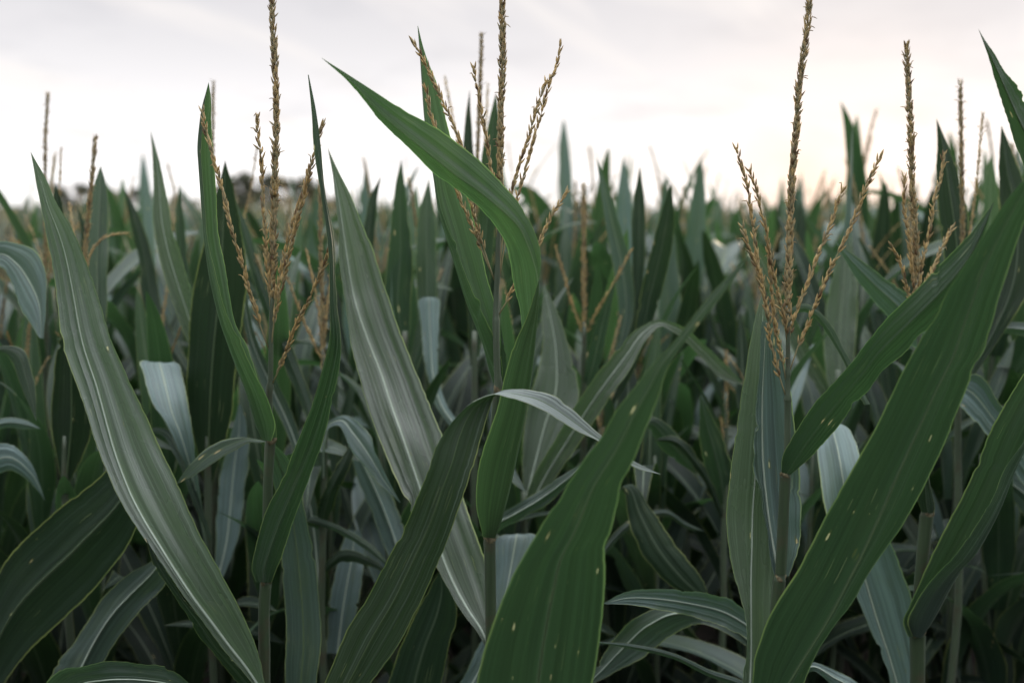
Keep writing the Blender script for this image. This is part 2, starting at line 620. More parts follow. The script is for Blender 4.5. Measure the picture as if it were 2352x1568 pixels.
SPK_HI, SPK_LO = _spikelet(7, 5), _spikelet(4, 3)


def spike_mesh(name, P, core, slen, swid, pitch, rows, seed, lo=False, gold=0.5, spread=0.32, taper=0.55, whisk=True, start=0.0):
    """an axis along P (n x 3, dense) clothed with alternating pointed spikelets"""
    r = np.random.default_rng(seed)
    P = np.asarray(P, float)
    seg = np.linalg.norm(np.diff(P, axis=0), axis=1)
    S = np.concatenate([[0], np.cumsum(seg)])
    tot = S[-1]
    T = np.gradient(P, axis=0)
    T /= np.linalg.norm(T, axis=1)[:, None]
    q = np.linspace(0, tot, max(6, int(tot / 0.02)))
    C = np.stack([np.interp(q, S, P[:, i]) for i in range(3)], 1)
    Vt, Ft = tube(C, np.linspace(core, core * 0.45, len(C)), 6 if not lo else 4)
    Vs, Fs, Ts = [Vt], [list(map(list, Ft))], [np.tile([0.15, 0.1, 0.15], (len(Vt), 1))]
    off = len(Vt)
    UV_, TV, SF = SPK_LO if lo else SPK_HI
    s = start * tot
    k = 0
    while s < tot:
        f = s / tot
        c = np.array([np.interp(s, S, P[:, i]) for i in range(3)])
        tg = np.array([np.interp(s, S, T[:, i]) for i in range(3)])
        tg /= np.linalg.norm(tg)
        a0 = np.cross(tg, [0.2, 1, 0.1])
        a0 /= np.linalg.norm(a0)
        b0 = np.cross(tg, a0)
        for m in range(rows):
            if r.random() < 0.10:
                continue
            ang = 2 * math.pi * (m + 0.5 * (k % 2)) / rows + r.normal(0, 0.22)
            rad = math.cos(ang) * a0 + math.sin(ang) * b0
            sp = spread * r.uniform(0.25, 1.6) * (1 + (0.9 if r.random() < 0.04 else 0))
            z = tg * math.cos(sp) + rad * math.sin(sp)
            x = np.cross(z, rad)
            x /= np.linalg.norm(x) + 1e-9
            y = np.cross(z, x)
            sc = 1 - (1 - taper) * f ** 2
            ln = slen * r.uniform(0.8, 1.2) * (0.75 + 0.25 * sc)
            wd = swid * r.uniform(0.78, 1.15) * sc
            base = c + rad * core * 0.8 + tg * r.uniform(-0.3, 0.3) * pitch
            V = base + UV_[:, :1] * wd * x + UV_[:, 1:2] * wd * y + UV_[:, 2:] * ln * z
            Vs.append(V)
            Fs.append((SF + off).tolist())
            kk = np.clip(r.normal(gold, 0.36), 0, 1)
            dk = 1.0 if r.random() < 0.07 else np.clip(r.normal(0.16, 0.2), 0, 1)
            Ts.append(np.stack([np.full(len(V), kk), TV, np.full(len(V), dk)], 1))
            off += len(V)
            if whisk and r.random() < 0.09:                       # a withered anther on its thread
                d = (rad * r.uniform(0.5, 1) + tg * r.uniform(-0.3, 0.7) + r.normal(0, .25, 3))
                d /= np.linalg.norm(d)
                p0 = base + z * ln * 0.8
                wl = r.uniform(0.004, 0.009)
                W = [p0, p0 + d * wl * 0.5, p0 + d * wl + np.array([0, 0, -0.0012])]
                Vw, Fw = tube(W, [0.0005, 0.0007, 0.0003], 4)
                Vs.append(Vw)
                Fs.append([[i + off for i in f_] for f_ in Fw])
                Ts.append(np.tile([0.7, 0.5, r.uniform(0.2, 1)], (len(Vw), 1)))
                off += len(Vw)
        s += pitch * r.uniform(0.85, 1.15) * (1 - 0.15 * f)
        k += 1
    me = mesh_of(name, np.concatenate(Vs), [f for fl in Fs for f in fl])
    set_tint(me, np.concatenate(Ts))
    return me


def free_leaf(r, h, az, el, droop, length, width, twist, lo=False):
    """3-D left edge, midrib, right edge of a blade leaving the stalk at height h"""
    n = 15 if lo else 22
    t = np.linspace(0, 1, n)
    ang = el - droop * t ** 1.7
    ds = length / (n - 1)
    rr = np.concatenate([[0], np.cumsum(np.cos(ang[:-1]) * ds)]) + 0.012
    zz = h + np.concatenate([[0], np.cumsum(np.sin(ang[:-1]) * ds)])
    azv = az + twist * 0.5 * t ** 2
    d = np.stack([np.cos(azv), np.sin(azv), 0 * azv], 1)
    M = d * rr[:, None]
    M[:, 2] = zz
    T = np.gradient(M, axis=0)
    T /= np.linalg.norm(T, axis=1)[:, None]
    side = np.stack([-np.sin(azv), np.cos(azv), 0 * azv], 1)
    up = np.cross(T, side)
    roll = twist * t
    s2 = side * np.cos(roll)[:, None] + up * np.sin(roll)[:, None]
    u2 = np.cross(T, s2)
    w = width * 0.5 * np.clip(0.42 + t * 2.0, 0, 1) * np.clip(1 - t ** 2.3, 0, 1) ** 0.8
    v = 0.5 * (1 - 0.8 * t)                                # how steeply the halves fold up
    if u2[2, 2] < 0:
        u2 = -u2
    L = M + w[:, None] * (s2 * np.cos(v)[:, None] + u2 * np.sin(v)[:, None])
    Rr = M + w[:, None] * (-s2 * np.cos(v)[:, None] + u2 * np.sin(v)[:, None])
    return L, M, Rr


# ------------------------------------------------------------------ the setting
def ground_mesh():
    n = 90
    xs = np.sign(np.linspace(-1, 1, n)) * np.abs(np.linspace(-1, 1, n)) ** 2.6 * 700
    V = np.array([(x, y, 0.05 * math.sin(x * 1.9 + y * .7) * math.exp(-(x * x + y * y) / 900) + 0.02 * math.sin(x * 5 + 1) * math.cos(y * 4) * math.exp(-(x * x + y * y) / 300)) for y in xs for x in xs])
    idx = np.arange(n * n).reshape(n, n)
    F = np.stack([idx[:-1, :-1], idx[:-1, 1:], idx[1:, 1:], idx[1:, :-1]], -1).reshape(-1, 4)
    return mesh_of('ground', V, F)


g = new_obj('ground', ground_mesh(), MAT['soil'])
g['kind'] = 'structure'

# ------------------------------------------------------------------ traced plants (the sharp row and its neighbours)
SEED = [100]


class Plant:
    """a maize plant standing at tracing column px, ground distance Y; parts hang from one Empty at its foot"""

    def __init__(s, label, px, Y, group='maize plants in the nearest row'):
        p = at(px, 784, Y)
        s.Y = Y
        s.foot = np.array([p[0], Y, 0.0])
        s.o = thing('maize_plant', label, 'maize plant', s.foot, group)

    def link(s, name, me, mat, parent=None):
        return new_obj(name, me, MAT[mat], parent or s.o)

    def stalk(s, spec, dY=0.0, hair=False):
        """spec: 'x,y,half width' from the lowest traced point up; continued straight down to the soil"""
        a = pts(spec)
        P = np.array([at(x, y, s.Y + dY) for x, y, _ in a])
        rad = a[:, 2] * s.Y / FPX
        low = P[0]
        if low[2] > 0.03:
            k = 5
            ext = np.array([[low[0] * (1 - f) + s.foot[0] * f, low[1], low[2] * (1 - f) - 0.02 * f] for f in np.linspace(1, 0.15, k)])
            P = np.concatenate([ext, P])
            rad = np.concatenate([np.linspace(1.25, 1.02, k) * rad[0], rad])
        tt = arc(P)
        to = np.unique(np.concatenate([np.linspace(0, 1, 46), tt]))
        to = to[np.concatenate([[True], np.diff(to) > 1e-5])]
        Q = hermite(P, tt, to)
        rr = np.interp(to, tt, rad)
        V, F = tube(Q - s.foot, rr, 14)
        return s.link('stalk', mesh_of('stalk', V, F), 'stalk')

    def lower(s, n=5, hmax=0.62):
        """the plant's lower leaves, spreading below the picture"""
        SEED[0] += 1
        r = np.random.default_rng(SEED[0])
        a0 = r.uniform(0, 6.28)
        for i in range(n):
            f = i / max(1, n - 1)
            L, M, Rr = free_leaf(r, 0.22 + (hmax - 0.22) * f, a0 + math.pi * i + r.normal(0, .5), R(36 + 8 * f), R(115 - 20 * f), r.uniform(.55, .75), 0.095, r.normal(0, .4))
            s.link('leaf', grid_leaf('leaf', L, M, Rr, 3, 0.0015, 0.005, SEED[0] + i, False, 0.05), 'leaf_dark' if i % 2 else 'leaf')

    def sheath(s, spec):
        """leaf sheath wrapped round the stalk, its two margins overlapping on the near side"""
        a = pts(spec)
        P = np.array([at(x, y, s.Y) for x, y, _ in a])
        tt = arc(P)
        to = np.linspace(0, 1, 26)
        Q = hermite(P, tt, to)
        rr = np.interp(to, tt, a[:, 2]) * s.Y / FPX
        r = np.random.default_rng(int(a[0, 0]))
        n = 30
        gap = -math.pi / 2 + r.uniform(-0.7, 0.7)
        V = []
        for q, ra, f in zip(Q, rr, to):
            for i in range(n):
                g = i / (n - 1)
                an = gap + 0.22 * math.sin(2.2 * f + 1) + g * (2 * math.pi + 0.35)
                rad = ra * (1.07 + 0.10 * g + 0.02 * math.sin(an * 9) + 0.10 * f ** 6)
                V.append(q + np.array([rad * math.cos(an), rad * math.sin(an), 0]))
        idx = np.arange(26 * n).reshape(26, n)
        F = np.stack([idx[:-1, :-1], idx[:-1, 1:], idx[1:, 1:], idx[1:, :-1]], -1).reshape(-1, 4)
        return s.link('leaf_sheath', mesh_of('leaf_sheath', np.array(V) - s.foot, F), 'sheath')

    def collar(s, x, y, hw, dY=0.0, h=7):
        c = at(x, y, s.Y + dY)
        rr = hw * s.Y / FPX
        r = np.random.default_rng(int(x))
        n, ks = 22, 5
        V = []
        for j in range(ks):
            f = j / (ks - 1)
            for i in range(n):
                a = 2 * math.pi * i / n
                w = 1 + 0.12 * math.sin(a * 3 + x) + r.normal(0, 0.035)
                q = rr * (0.80 + 0.19 * math.sin(math.pi * f)) * w
                V.append((q * math.cos(a), q * math.sin(a), (f - 0.5) * 2 * h * s.Y / FPX + 0.0022 * math.sin(a * 2 + x) + r.normal(0, 0.0005)))
        idx = np.arange(ks * n).reshape(ks, n)
        nx = np.roll(idx, -1, 1)
        F = np.stack([idx[:-1], nx[:-1], nx[1:], idx[1:]], -1).reshape(-1, 4)
        return s.link('leaf_collar', mesh_of('leaf_collar', np.array(V) + c - s.foot, F), 'collar')

    def leaf(s, L, Rr, Y, M=None, m=0.5, cup=0.008, tilt=0.0, pleat=0.0008, ruffle=0.0045, mat='leaf', side='u', rib=None, bulge=0.06, dl=None, dr=None, n=100, label=None, rw=0.0016, rough=1.0):
        SEED[0] += 1
        a, b = pts(L), pts(Rr)
        Yl = np.atleast_1d(np.array(Y, float))
        to = np.linspace(0, 1, n)
        if len(a) == len(b):
            ta = tb = (arc(a) + arc(b)) / 2
        else:
            ta, tb = arc(a), arc(b)
        A, B = hermite(a, ta, to), hermite(b, tb, to)
        if M is None:
            mm = np.interp(to, np.linspace(0, 1, len(np.atleast_1d(m))), np.atleast_1d(m))[:, None]
            C = A * (1 - mm) + B * mm
        else:
            c = pts(M)
            C = hermite(c, ta if len(c) == len(a) else arc(c), to)
        er = np.random.default_rng(SEED[0] * 3 + 1)
        for Q, sg in ((A, -1), (B, 1)):                    # margins are never quite straight: slow waver, fine waver, a few nibbles
            tn = np.gradient(Q, axis=0)
            nn = np.stack([-tn[:, 1], tn[:, 0]], 1) / (np.linalg.norm(tn, axis=1)[:, None] + 1e-6)
            ext = np.linalg.norm(A - B, axis=1)
            am = np.clip(ext / 60.0, 0, 1) * rough
            wv = np.convolve(er.normal(0, 1, n + 10), np.ones(7) / 2.6, 'same')[5:-5] * 0.9 + er.normal(0, 0.35, n)
            for _ in range(int(er.integers(0, 3))):
                k = int(er.integers(n // 5, n - n // 6))
                wv[k:k + 2] += sg * er.uniform(2, 5.5) * np.sign((nn[k] * (A[k] - B[k])).sum()) * -1 * sg * (1 if sg < 0 else -1)
            Q += nn * (wv * am)[:, None]
        yc = hermite(Yl, np.linspace(0, 1, len(Yl)), to)[:, 0] if len(Yl) > 1 else np.full(n, Yl[0])
        w = np.linalg.norm(A - B, axis=1)
        ws = np.clip(w / w.max(), 0, 1)
        dlv = (cup + tilt) * ws if dl is None else np.interp(to, np.linspace(0, 1, len(dl)), dl)
        drv = (cup - tilt) * ws if dr is None else np.interp(to, np.linspace(0, 1, len(dr)), dr)
        L3 = np.array([at(x, y, yy) for (x, y), yy in zip(A, yc + dlv)])
        R3 = np.array([at(x, y, yy) for (x, y), yy in zip(B, yc + drv)])
        M3 = np.array([at(x, y, yy) for (x, y), yy in zip(C, yc)])
        al = np.gradient(M3, axis=0)
        nrm = np.cross(R3 - L3, al)
        facing = (nrm * (CAM - M3)).sum(1).sum()           # > 0: the face made by L->R, base->tip order looks at the camera
        flip = (facing > 0) != (side == 'u')
        me = grid_leaf('leaf', L3, M3, R3, 13, pleat, ruffle, SEED[0], flip, bulge, s.foot)
        o = s.link('leaf', me, mat)
        if label:
            o['label'] = label
        if rib:
            k = n - 5
            rad = rw * (1 - np.linspace(0, 1, k)) ** 0.75 + 0.00025
            V, F = tube(M3[:k] - s.foot, rad, 8, True)
            ro = s.link('midrib', mesh_of('midrib', V, F), 'rib_' + rib, o)
        return o

    def axis(s, spec, Y, n=60):
        a = pts(spec)
        Yl = np.atleast_1d(np.array(Y, float))
        tt = arc(a)
        to = np.linspace(0, 1, n)
        A = hermite(a, tt, to)
        yc = np.interp(to, np.linspace(0, 1, len(Yl)), Yl)
        return np.array([at(x, y, yy) for (x, y), yy in zip(A, yc)]) - s.foot

    def tassel(s, spike, branches, Y=None, scale=1.0, gold=0.42, lo=False, stems=True):
        """spike: the central axis, base to tip; branches: (spec base to tip, [Y base, Y tip], share of bare stem)"""
        Y = Y or s.Y
        SEED[0] += 1
        k = scale
        t = s.link('tassel', spike_mesh('tassel', s.axis(spike, Y), 0.0029 * k, 0.0122 * k, 0.0024 * k, 0.0062 * k, 5, SEED[0], lo, gold * 0.55, 0.30, 0.6), 'tassel')
        for spec, yy, bare in branches:
            SEED[0] += 1
            P = s.axis(spec, yy)
            s.link('tassel_branch', spike_mesh('tassel_branch', P, 0.0011 * k, 0.0128 * k, 0.00225 * k, 0.0068 * k, 2, SEED[0], lo, gold + 0.18, 0.26, 0.8, start=bare), 'tassel', t)
        return t


# plant with the long silver leaf on its left and the straight tassel
A = Plant('maize plant with very straight tassel and long silver leaf sweeping far left', 610, 1.50)
A.stalk('606,1600,14 607,1568,13.5 608,1460,12.5 608,1372,12 610,1342,14 611,1330,11.5 613,1240,10.5 615,1120,10 618,1020,10 621,1000,8.5 620,960,7.5 619,900,7.5 620,888,9 621,876,6 622,784,5.5 624,700,5 626,655,4.6')
A.sheath('606,1600,13.5 607,1500,12.6 608,1372,11.8 611,1338,11')
A.sheath('612,1322,10.6 614,1200,10.2 617,1080,9.9 622,1014,8.8')
A.collar(611, 1336, 13.5, h=8)
A.collar(623, 1011, 12, h=7)
A.tassel('624,690 627,600 628,525 630,450 632,375 634,300 634,225 631,150 627,75 624,4', [
    ('617,800 600,755 585,705 567,650 552,590 535,540 520,475 500,400 487,350 472,300 465,255', [1.5, 1.46, 1.45], 0.12),
    ('621,720 617,645 612,600 610,540 605,480 602,430 600,360 593,310 591,262', [1.5, 1.47], 0.1),
    ('625,745 632,690 641,640 651,595 661,555 676,500 695,445 707,400 720,355 739,290', [1.5, 1.49], 0.12),
    ('623,800 630,735 640,690 651,640 662,590 674,540 687,490 702,435 716,378', [1.5, 1.44], 0.14),
    ('623,886 645,839 660,799 672,765 692,720 707,695 725,655 740,620 752,585', [1.5, 1.43], 0.1)])
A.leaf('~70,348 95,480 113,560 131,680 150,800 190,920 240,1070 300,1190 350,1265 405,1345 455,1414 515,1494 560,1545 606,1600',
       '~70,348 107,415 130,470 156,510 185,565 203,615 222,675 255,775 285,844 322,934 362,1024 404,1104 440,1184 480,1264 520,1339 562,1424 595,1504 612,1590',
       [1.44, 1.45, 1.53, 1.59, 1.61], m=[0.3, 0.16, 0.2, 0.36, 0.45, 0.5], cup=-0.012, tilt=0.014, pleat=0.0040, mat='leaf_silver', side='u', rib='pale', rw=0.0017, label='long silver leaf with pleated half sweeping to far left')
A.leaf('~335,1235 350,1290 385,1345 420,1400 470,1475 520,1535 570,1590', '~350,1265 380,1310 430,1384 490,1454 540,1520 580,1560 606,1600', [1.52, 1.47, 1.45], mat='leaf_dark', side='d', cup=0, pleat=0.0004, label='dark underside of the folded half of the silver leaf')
A.leaf('~479,189 474,215 470,240 465,290 462,340 464,380 471,475 480,570 498,640 513,695 532,750 556,800 590,865 620,935 632,984 624,1012',
       '~479,189 484,225 485,270 488,330 493,380 496,425 498,475 501,530 510,585 522,640 530,695 545,755 568,800 607,909 632,969 636,1004',
       [1.49, 1.47, 1.49, 1.50], M='~479,189 472,215 465,240 457,290 453,340 455,375 462,475 470,565 480,635 492,690 505,740 520,784 540,839 565,904 590,984 604,1010',
       cup=0.0, dl=[-0.012, -0.026, -0.018, -0.006, 0], dr=[0.004, 0.016, 0.016, 0.006, 0], mat='leaf_lit', side='u', pleat=0.0016, label='narrow folded leaf with a yellow margin left of the tassel')
A.leaf('~707,172 715,250 722,350 737,450 752,550 757,700 756,784 740,849 720,924 685,1014 645,1104 610,1179 585,1259 579,1305 588,1336',
       '~709,172 725,250 738,350 750,450 767,550 773,700 784,800 778,850 765,909 750,979 700,1124 670,1209 645,1284 632,1315 624,1338',
       [1.475, 1.45, 1.40, 1.42, 1.45], m=[0.5, 0.62, 0.66, 0.6, 0.5], cup=-0.004, dl=[0.02, 0.0, -0.01, 0, 0], dr=[0.02, 0.014, 0.016, 0.01, 0], mat='leaf_green', side='d', pleat=0.0016, label='narrow rolled leaf rising to a thin upright tip')

# arching leaf crossing behind that stalk
A4 = Plant('maize plant whose leaf arches behind the straight tasselled stalk, tip bent left', 700, 1.63)
A4.leaf('672,1740 665,1640 655,1568 657,1484 655,1409 650,1330 645,1240 630,1120 612,1052 604,1026 596,1013 575,1005 545,1004 512,1010 475,1028 435,1068 404,1112',
        '722,1740 722,1640 727,1568 737,1484 735,1409 730,1345 722,1290 700,1175 672,1075 640,1028 614,1013 597,1017 576,1014 545,1030 515,1045 480,1070 440,1095 404,1112',
        [1.60, 1.62, 1.65, 1.66, 1.60, 1.54], mat='leaf', side='u', pleat=0.001, rib='green', cup=-0.004, label='arching leaf with its tip bent to the left')

# plant in the middle
B = Plant('tall middle maize plant, tassel cut by top edge, green leaf curling across it', 1127, 1.50)
B.stalk('1130,1600,13 1129,1500,12.5 1127,1400,12 1126,1290,12 1124,1245,14 1125,1228,11 1130,1120,9.5 1136,1000,9.5 1141,910,10.5 1146,888,11 1143,860,8 1140,790,7.5 1139,735,8.5 1139,727,7 1141,655,6 1142,640,7 1143,610,5.5 1146,500,5 1149,430,4.6')
B.sheath('1130,1600,12.8 1128,1450,12.2 1126,1300,12 1125,1240,11.4')
B.sheath('1126,1226,10.8 1131,1110,9.6 1137,980,9.6 1145,894,9.6')
B.collar(1125, 1236, 15, h=8)
B.collar(1145, 893, 13, h=9)
B.tassel('1148,470 1149,425 1149,350 1150,300 1150,250 1153,180 1154,100 1153,40 1152,-30 1152,-90', [
    ('1136,645 1122,605 1108,560 1093,510 1082,465 1074,410 1060,335 1036,275 1011,220 991,175 971,135 951,102', [1.5, 1.48, 1.47], 0.14),
    ('1135,640 1119,605 1097,550 1071,490 1051,440 1030,385 1012,330 1001,295 991,270 984,235 977,202', [1.5, 1.485, 1.48], 0.16),
    ('1142,560 1138,480 1129,395 1124,360 1119,325 1111,285 1104,250 1099,215 1091,180 1089,152', [1.5, 1.47], 0.16),
    ('1146,640 1158,520 1174,445 1186,400 1201,355 1216,310 1226,270 1239,230 1251,195 1271,170 1281,140 1287,105', [1.5, 1.5], 0.2),
    ('1147,640 1166,530 1184,470 1196,425 1211,375 1226,320 1241,270 1251,230 1259,205 1266,175', [1.5, 1.53], 0.2),
    ('1143,727 1154,712 1166,685 1181,655 1205,610 1236,562 1248,535 1258,515 1268,490 1284,470 1301,440', [1.5, 1.52], 0.12)])
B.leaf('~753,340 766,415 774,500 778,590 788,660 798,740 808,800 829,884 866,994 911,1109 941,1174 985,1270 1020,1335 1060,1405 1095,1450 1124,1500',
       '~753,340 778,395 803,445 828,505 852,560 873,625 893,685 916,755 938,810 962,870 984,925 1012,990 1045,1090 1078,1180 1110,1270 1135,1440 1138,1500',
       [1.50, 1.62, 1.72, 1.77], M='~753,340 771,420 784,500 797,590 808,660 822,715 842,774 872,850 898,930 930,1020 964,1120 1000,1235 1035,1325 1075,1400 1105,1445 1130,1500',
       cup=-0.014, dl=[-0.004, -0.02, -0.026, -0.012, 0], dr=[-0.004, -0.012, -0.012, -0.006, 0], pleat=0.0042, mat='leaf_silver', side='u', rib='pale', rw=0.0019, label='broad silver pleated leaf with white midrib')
B.leaf('~959,60 966,125 972,200 978,270 990,360 998,400 1012,475 1030,530 1053,585 1078,650 1108,715 1135,770 1153,840 1150,896',
       '~960,60 974,115 991,160 1011,215 1024,275 1036,325 1052,385 1076,450 1095,530 1110,590 1124,650 1137,710 1150,800 1153,895',
       [1.51, 1.525, 1.54, 1.55], M='~959,60 964,125 969,200 974,270 986,360 994,400 1006,480 1024,545 1046,615 1071,695 1106,784 1120,839 1133,880 1140,897',
       dl=[-0.004, -0.026, -0.02, -0.008, 0], dr=[0.004, 0.02, 0.018, 0.01, 0], pleat=0.0014, mat='leaf_lit', side='u', label='upright folded leaf left of the cut tassel')
B.leaf('1138,890 1146,860 1149,820 1150,784 1150,745', '1152,890 1160,860 1164,830 1158,795 1150,745', [1.512, 1.512], mat='leaf_green', cup=0.0, side='d', pleat=0, label='small pale auricle beside the stalk')
B.leaf('1112,1234 1120,1130 1146,1000 1176,880 1197,770 1193,700 1182,660 1171,605 1156,555 1131,515 1096,475 1056,440 1016,410 981,382 948,350 914,317 871,275 836,230 796,185 737,132',
       '1109,1232 1093,1150 1104,1049 1146,924 1178,800 1211,725 1226,680 1240,628 1239,575 1230,540 1213,500 1186,460 1154,423 1114,380 1066,340 1026,310 980,283 920,250 836,195 737,132',
       [1.485, 1.47, 1.45, 1.42, 1.39, 1.36, 1.33], M='1138,1236 1160,1170 1186,1060 1208,950 1226,830 1234,740 1238,690 1236,640 1226,600 1214,565 1195,525 1155,485 1105,443 1060,412 1016,378 975,345 925,305 862,250 815,195 737,132',
       dl=[0.0, 0.012, 0.02, 0.022, 0.016, 0.008, 0.004, 0.0, 0, 0], dr=[0, -0.02, -0.024, -0.024, -0.01, 0.004, 0.012, 0.012, 0.006, 0], n=130, pleat=0.0015, mat='leaf_lit', side='u', bulge=0.04, label='green leaf curling over to a long point at upper left')

# plant on the right with the open tassel
C = Plant('maize plant with widely spread golden tassel and leaves clasping close round its stalk', 1783, 1.46)
C.stalk('1778,1620,14 1780,1568,13.5 1782,1420,13 1788,1345,13 1791,1330,14 1793,1318,11.5 1798,1220,11.5 1803,1110,11.5 1805,1096,12 1807,1082,9 1809,1000,8 1809,925,7.5 1809,918,9.5 1809,905,6.5 1809,866,6 1810,858,7.5 1810,848,5.5 1810,760,5 1810,700,4.6')
C.sheath('1778,1620,13.8 1781,1500,13.2 1785,1390,13 1791,1332,12.2')
C.sheath('1793,1316,11.4 1799,1200,11.4 1804,1094,10.6')
C.collar(1792, 1326, 14, h=7)
C.collar(1804, 1090, 12.5, h=7)
C.tassel('1810,740 1810,650 1813,575 1815,500 1818,425 1825,340 1832,270 1835,200 1843,145 1853,75 1859,2', [
    ('1807,915 1792,870 1781,830 1769,780 1763,725 1753,670 1743,615 1735,565 1730,520 1723,470 1715,425 1703,380 1692,344', [1.46, 1.43, 1.42], 0.1),
    ('1806,880 1799,835 1788,784 1780,740 1774,685 1770,630 1765,575 1758,525 1748,480 1735,430 1722,393', [1.46, 1.43], 0.1),
    ('1763,735 1757,690 1748,650 1738,610 1720,570 1706,520', [1.432, 1.41], 0.0),
    ('1808,790 1803,745 1793,700 1780,645 1770,585', [1.46, 1.44], 0.1),
    ('1810,800 1818,750 1833,705 1853,655 1873,600 1890,555 1908,515 1923,465 1938,430', [1.46, 1.45], 0.1),
    ('1810,862 1818,840 1829,806 1855,745 1873,700 1893,650 1918,595 1943,545 1963,500 1983,445 2005,395 2023,357', [1.46, 1.42], 0.14)])
C.leaf('1700,1640 1706,1568 1716,1490 1713,1429 1698,1359 1678,1284 1668,1174 1678,1084 1698,944 1708,874 1723,784 1735,730 1750,676',
       '1768,1640 1770,1568 1775,1490 1779,1400 1784,1300 1788,1200 1790,1084 1790,960 1786,874 1776,800 1768,730 1756,676',
       [1.47, 1.50, 1.53, 1.55], M='1722,1640 1723,1568 1725,1490 1725,1400 1725,1330 1727,1260 1729,1174 1736,1074 1742,944 1746,864 1749,784 1752,730 1753,676',
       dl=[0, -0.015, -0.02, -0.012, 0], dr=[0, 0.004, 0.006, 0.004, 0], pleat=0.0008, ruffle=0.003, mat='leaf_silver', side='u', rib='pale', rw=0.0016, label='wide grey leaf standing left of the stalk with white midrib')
C.leaf('1778,1326 1766,1254 1748,1144 1734,1074 1732,1009 1738,909 1744,840 1746,790 1749,740', '1812,1322 1836,1259 1840,1174 1838,1094 1824,960 1810,860 1794,790 1784,750 1776,720',
       [1.475, 1.495, 1.50, 1.50], M='1790,1326 1776,1254 1762,1164 1753,1074 1750,989 1751,899 1754,840 1757,790 1760,735',
       dl=[0, -0.012, -0.02, -0.012, 0], dr=[0, -0.002, 0.0, 0.0, 0], pleat=0.0022, mat='leaf_blue', side='u', rib='pale', rw=0.0018, label='cupped bluish leaf clasping the stalk from behind')
C.leaf('1795,1085 1797,1050 1833,984 1873,924 1918,874 1963,824 1993,784 2038,730 2098,670 2138,625 2188,580 2233,530 2262,492 2284,462',
       '1816,1090 1858,1054 1898,1009 1938,964 1978,914 2003,884 2028,849 2078,804 2108,775 2150,738 2188,690 2220,640 2252,560 2284,462',
       [1.445, 1.40, 1.33, 1.28, 1.26], cup=0.012, tilt=-0.006, m=0.55, pleat=0.0013, mat='leaf_green', side='d', label='green leaf leaving the stalk to upper right')
C.leaf('~1985,930 1955,875 1940,835 1918,795 1893,757 1868,727 1845,716 1828,722 1812,740', '~1998,928 1972,872 1955,835 1933,790 1905,742 1876,711 1848,698 1824,704 1806,726',
       [1.53, 1.53, 1.52, 1.50], cup=0.003, pleat=0.0003, mat='leaf_green', side='d', label='thin curled strip of leaf behind the tassel')

# three plants nearest to the camera, only their big leaves reach into the picture
E = Plant('nearest maize plant, broad green scarred leaf rising to a curling pale tip', 1190, 1.22)
E.stalk('1192,2080,18 1192,1960,17')
E.leaf('~1719,589 1680,627 1640,668 1600,716 1550,782 1496,839 1461,884 1416,939 1381,1004 1336,1064 1296,1124 1256,1184 1221,1244 1181,1314 1146,1394 1111,1494 1096,1568 1090,1680 1130,1860 1180,1965',
       '~1719,589 1686,640 1652,686 1604,745 1562,800 1531,852 1516,899 1496,954 1471,1014 1451,1064 1426,1109 1416,1164 1401,1222 1389,1250 1389,1309 1384,1409 1376,1484 1361,1568 1320,1690 1204,1965',
       [1.22, 1.17, 1.12, 1.08, 1.06, 1.08], cup=0.012, tilt=0.004, m=[0.5, 0.52, 0.52, 0.55, 0.5], pleat=0.0012, ruffle=0.003, mat='leaf_green', side='d', rib='green', rw=0.0011, n=90, bulge=0.05, label='broad green leaf with yellow scars')
E2 = Plant('near maize plant, dark leaf folded over with a pale drooping end', 690, 1.42)
E2.stalk('690,1850,17 690,1760,16')
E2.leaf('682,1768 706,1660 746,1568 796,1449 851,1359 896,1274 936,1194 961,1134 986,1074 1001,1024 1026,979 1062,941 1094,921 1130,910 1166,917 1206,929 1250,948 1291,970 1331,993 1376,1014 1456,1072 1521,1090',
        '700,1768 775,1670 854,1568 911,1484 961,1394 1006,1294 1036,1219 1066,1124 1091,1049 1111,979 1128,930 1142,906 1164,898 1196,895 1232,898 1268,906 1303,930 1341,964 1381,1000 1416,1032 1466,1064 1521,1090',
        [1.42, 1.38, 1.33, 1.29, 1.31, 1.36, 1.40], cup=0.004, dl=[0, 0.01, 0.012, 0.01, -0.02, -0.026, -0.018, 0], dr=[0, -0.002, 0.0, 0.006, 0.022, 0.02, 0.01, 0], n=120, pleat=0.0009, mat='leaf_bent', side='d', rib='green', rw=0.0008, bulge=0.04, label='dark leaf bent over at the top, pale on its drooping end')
D = Plant('near maize plant whose very broad dark green leaf slants up to the right edge', 1690, 1.34)
D.stalk('1690,1950,18 1690,1850,17')
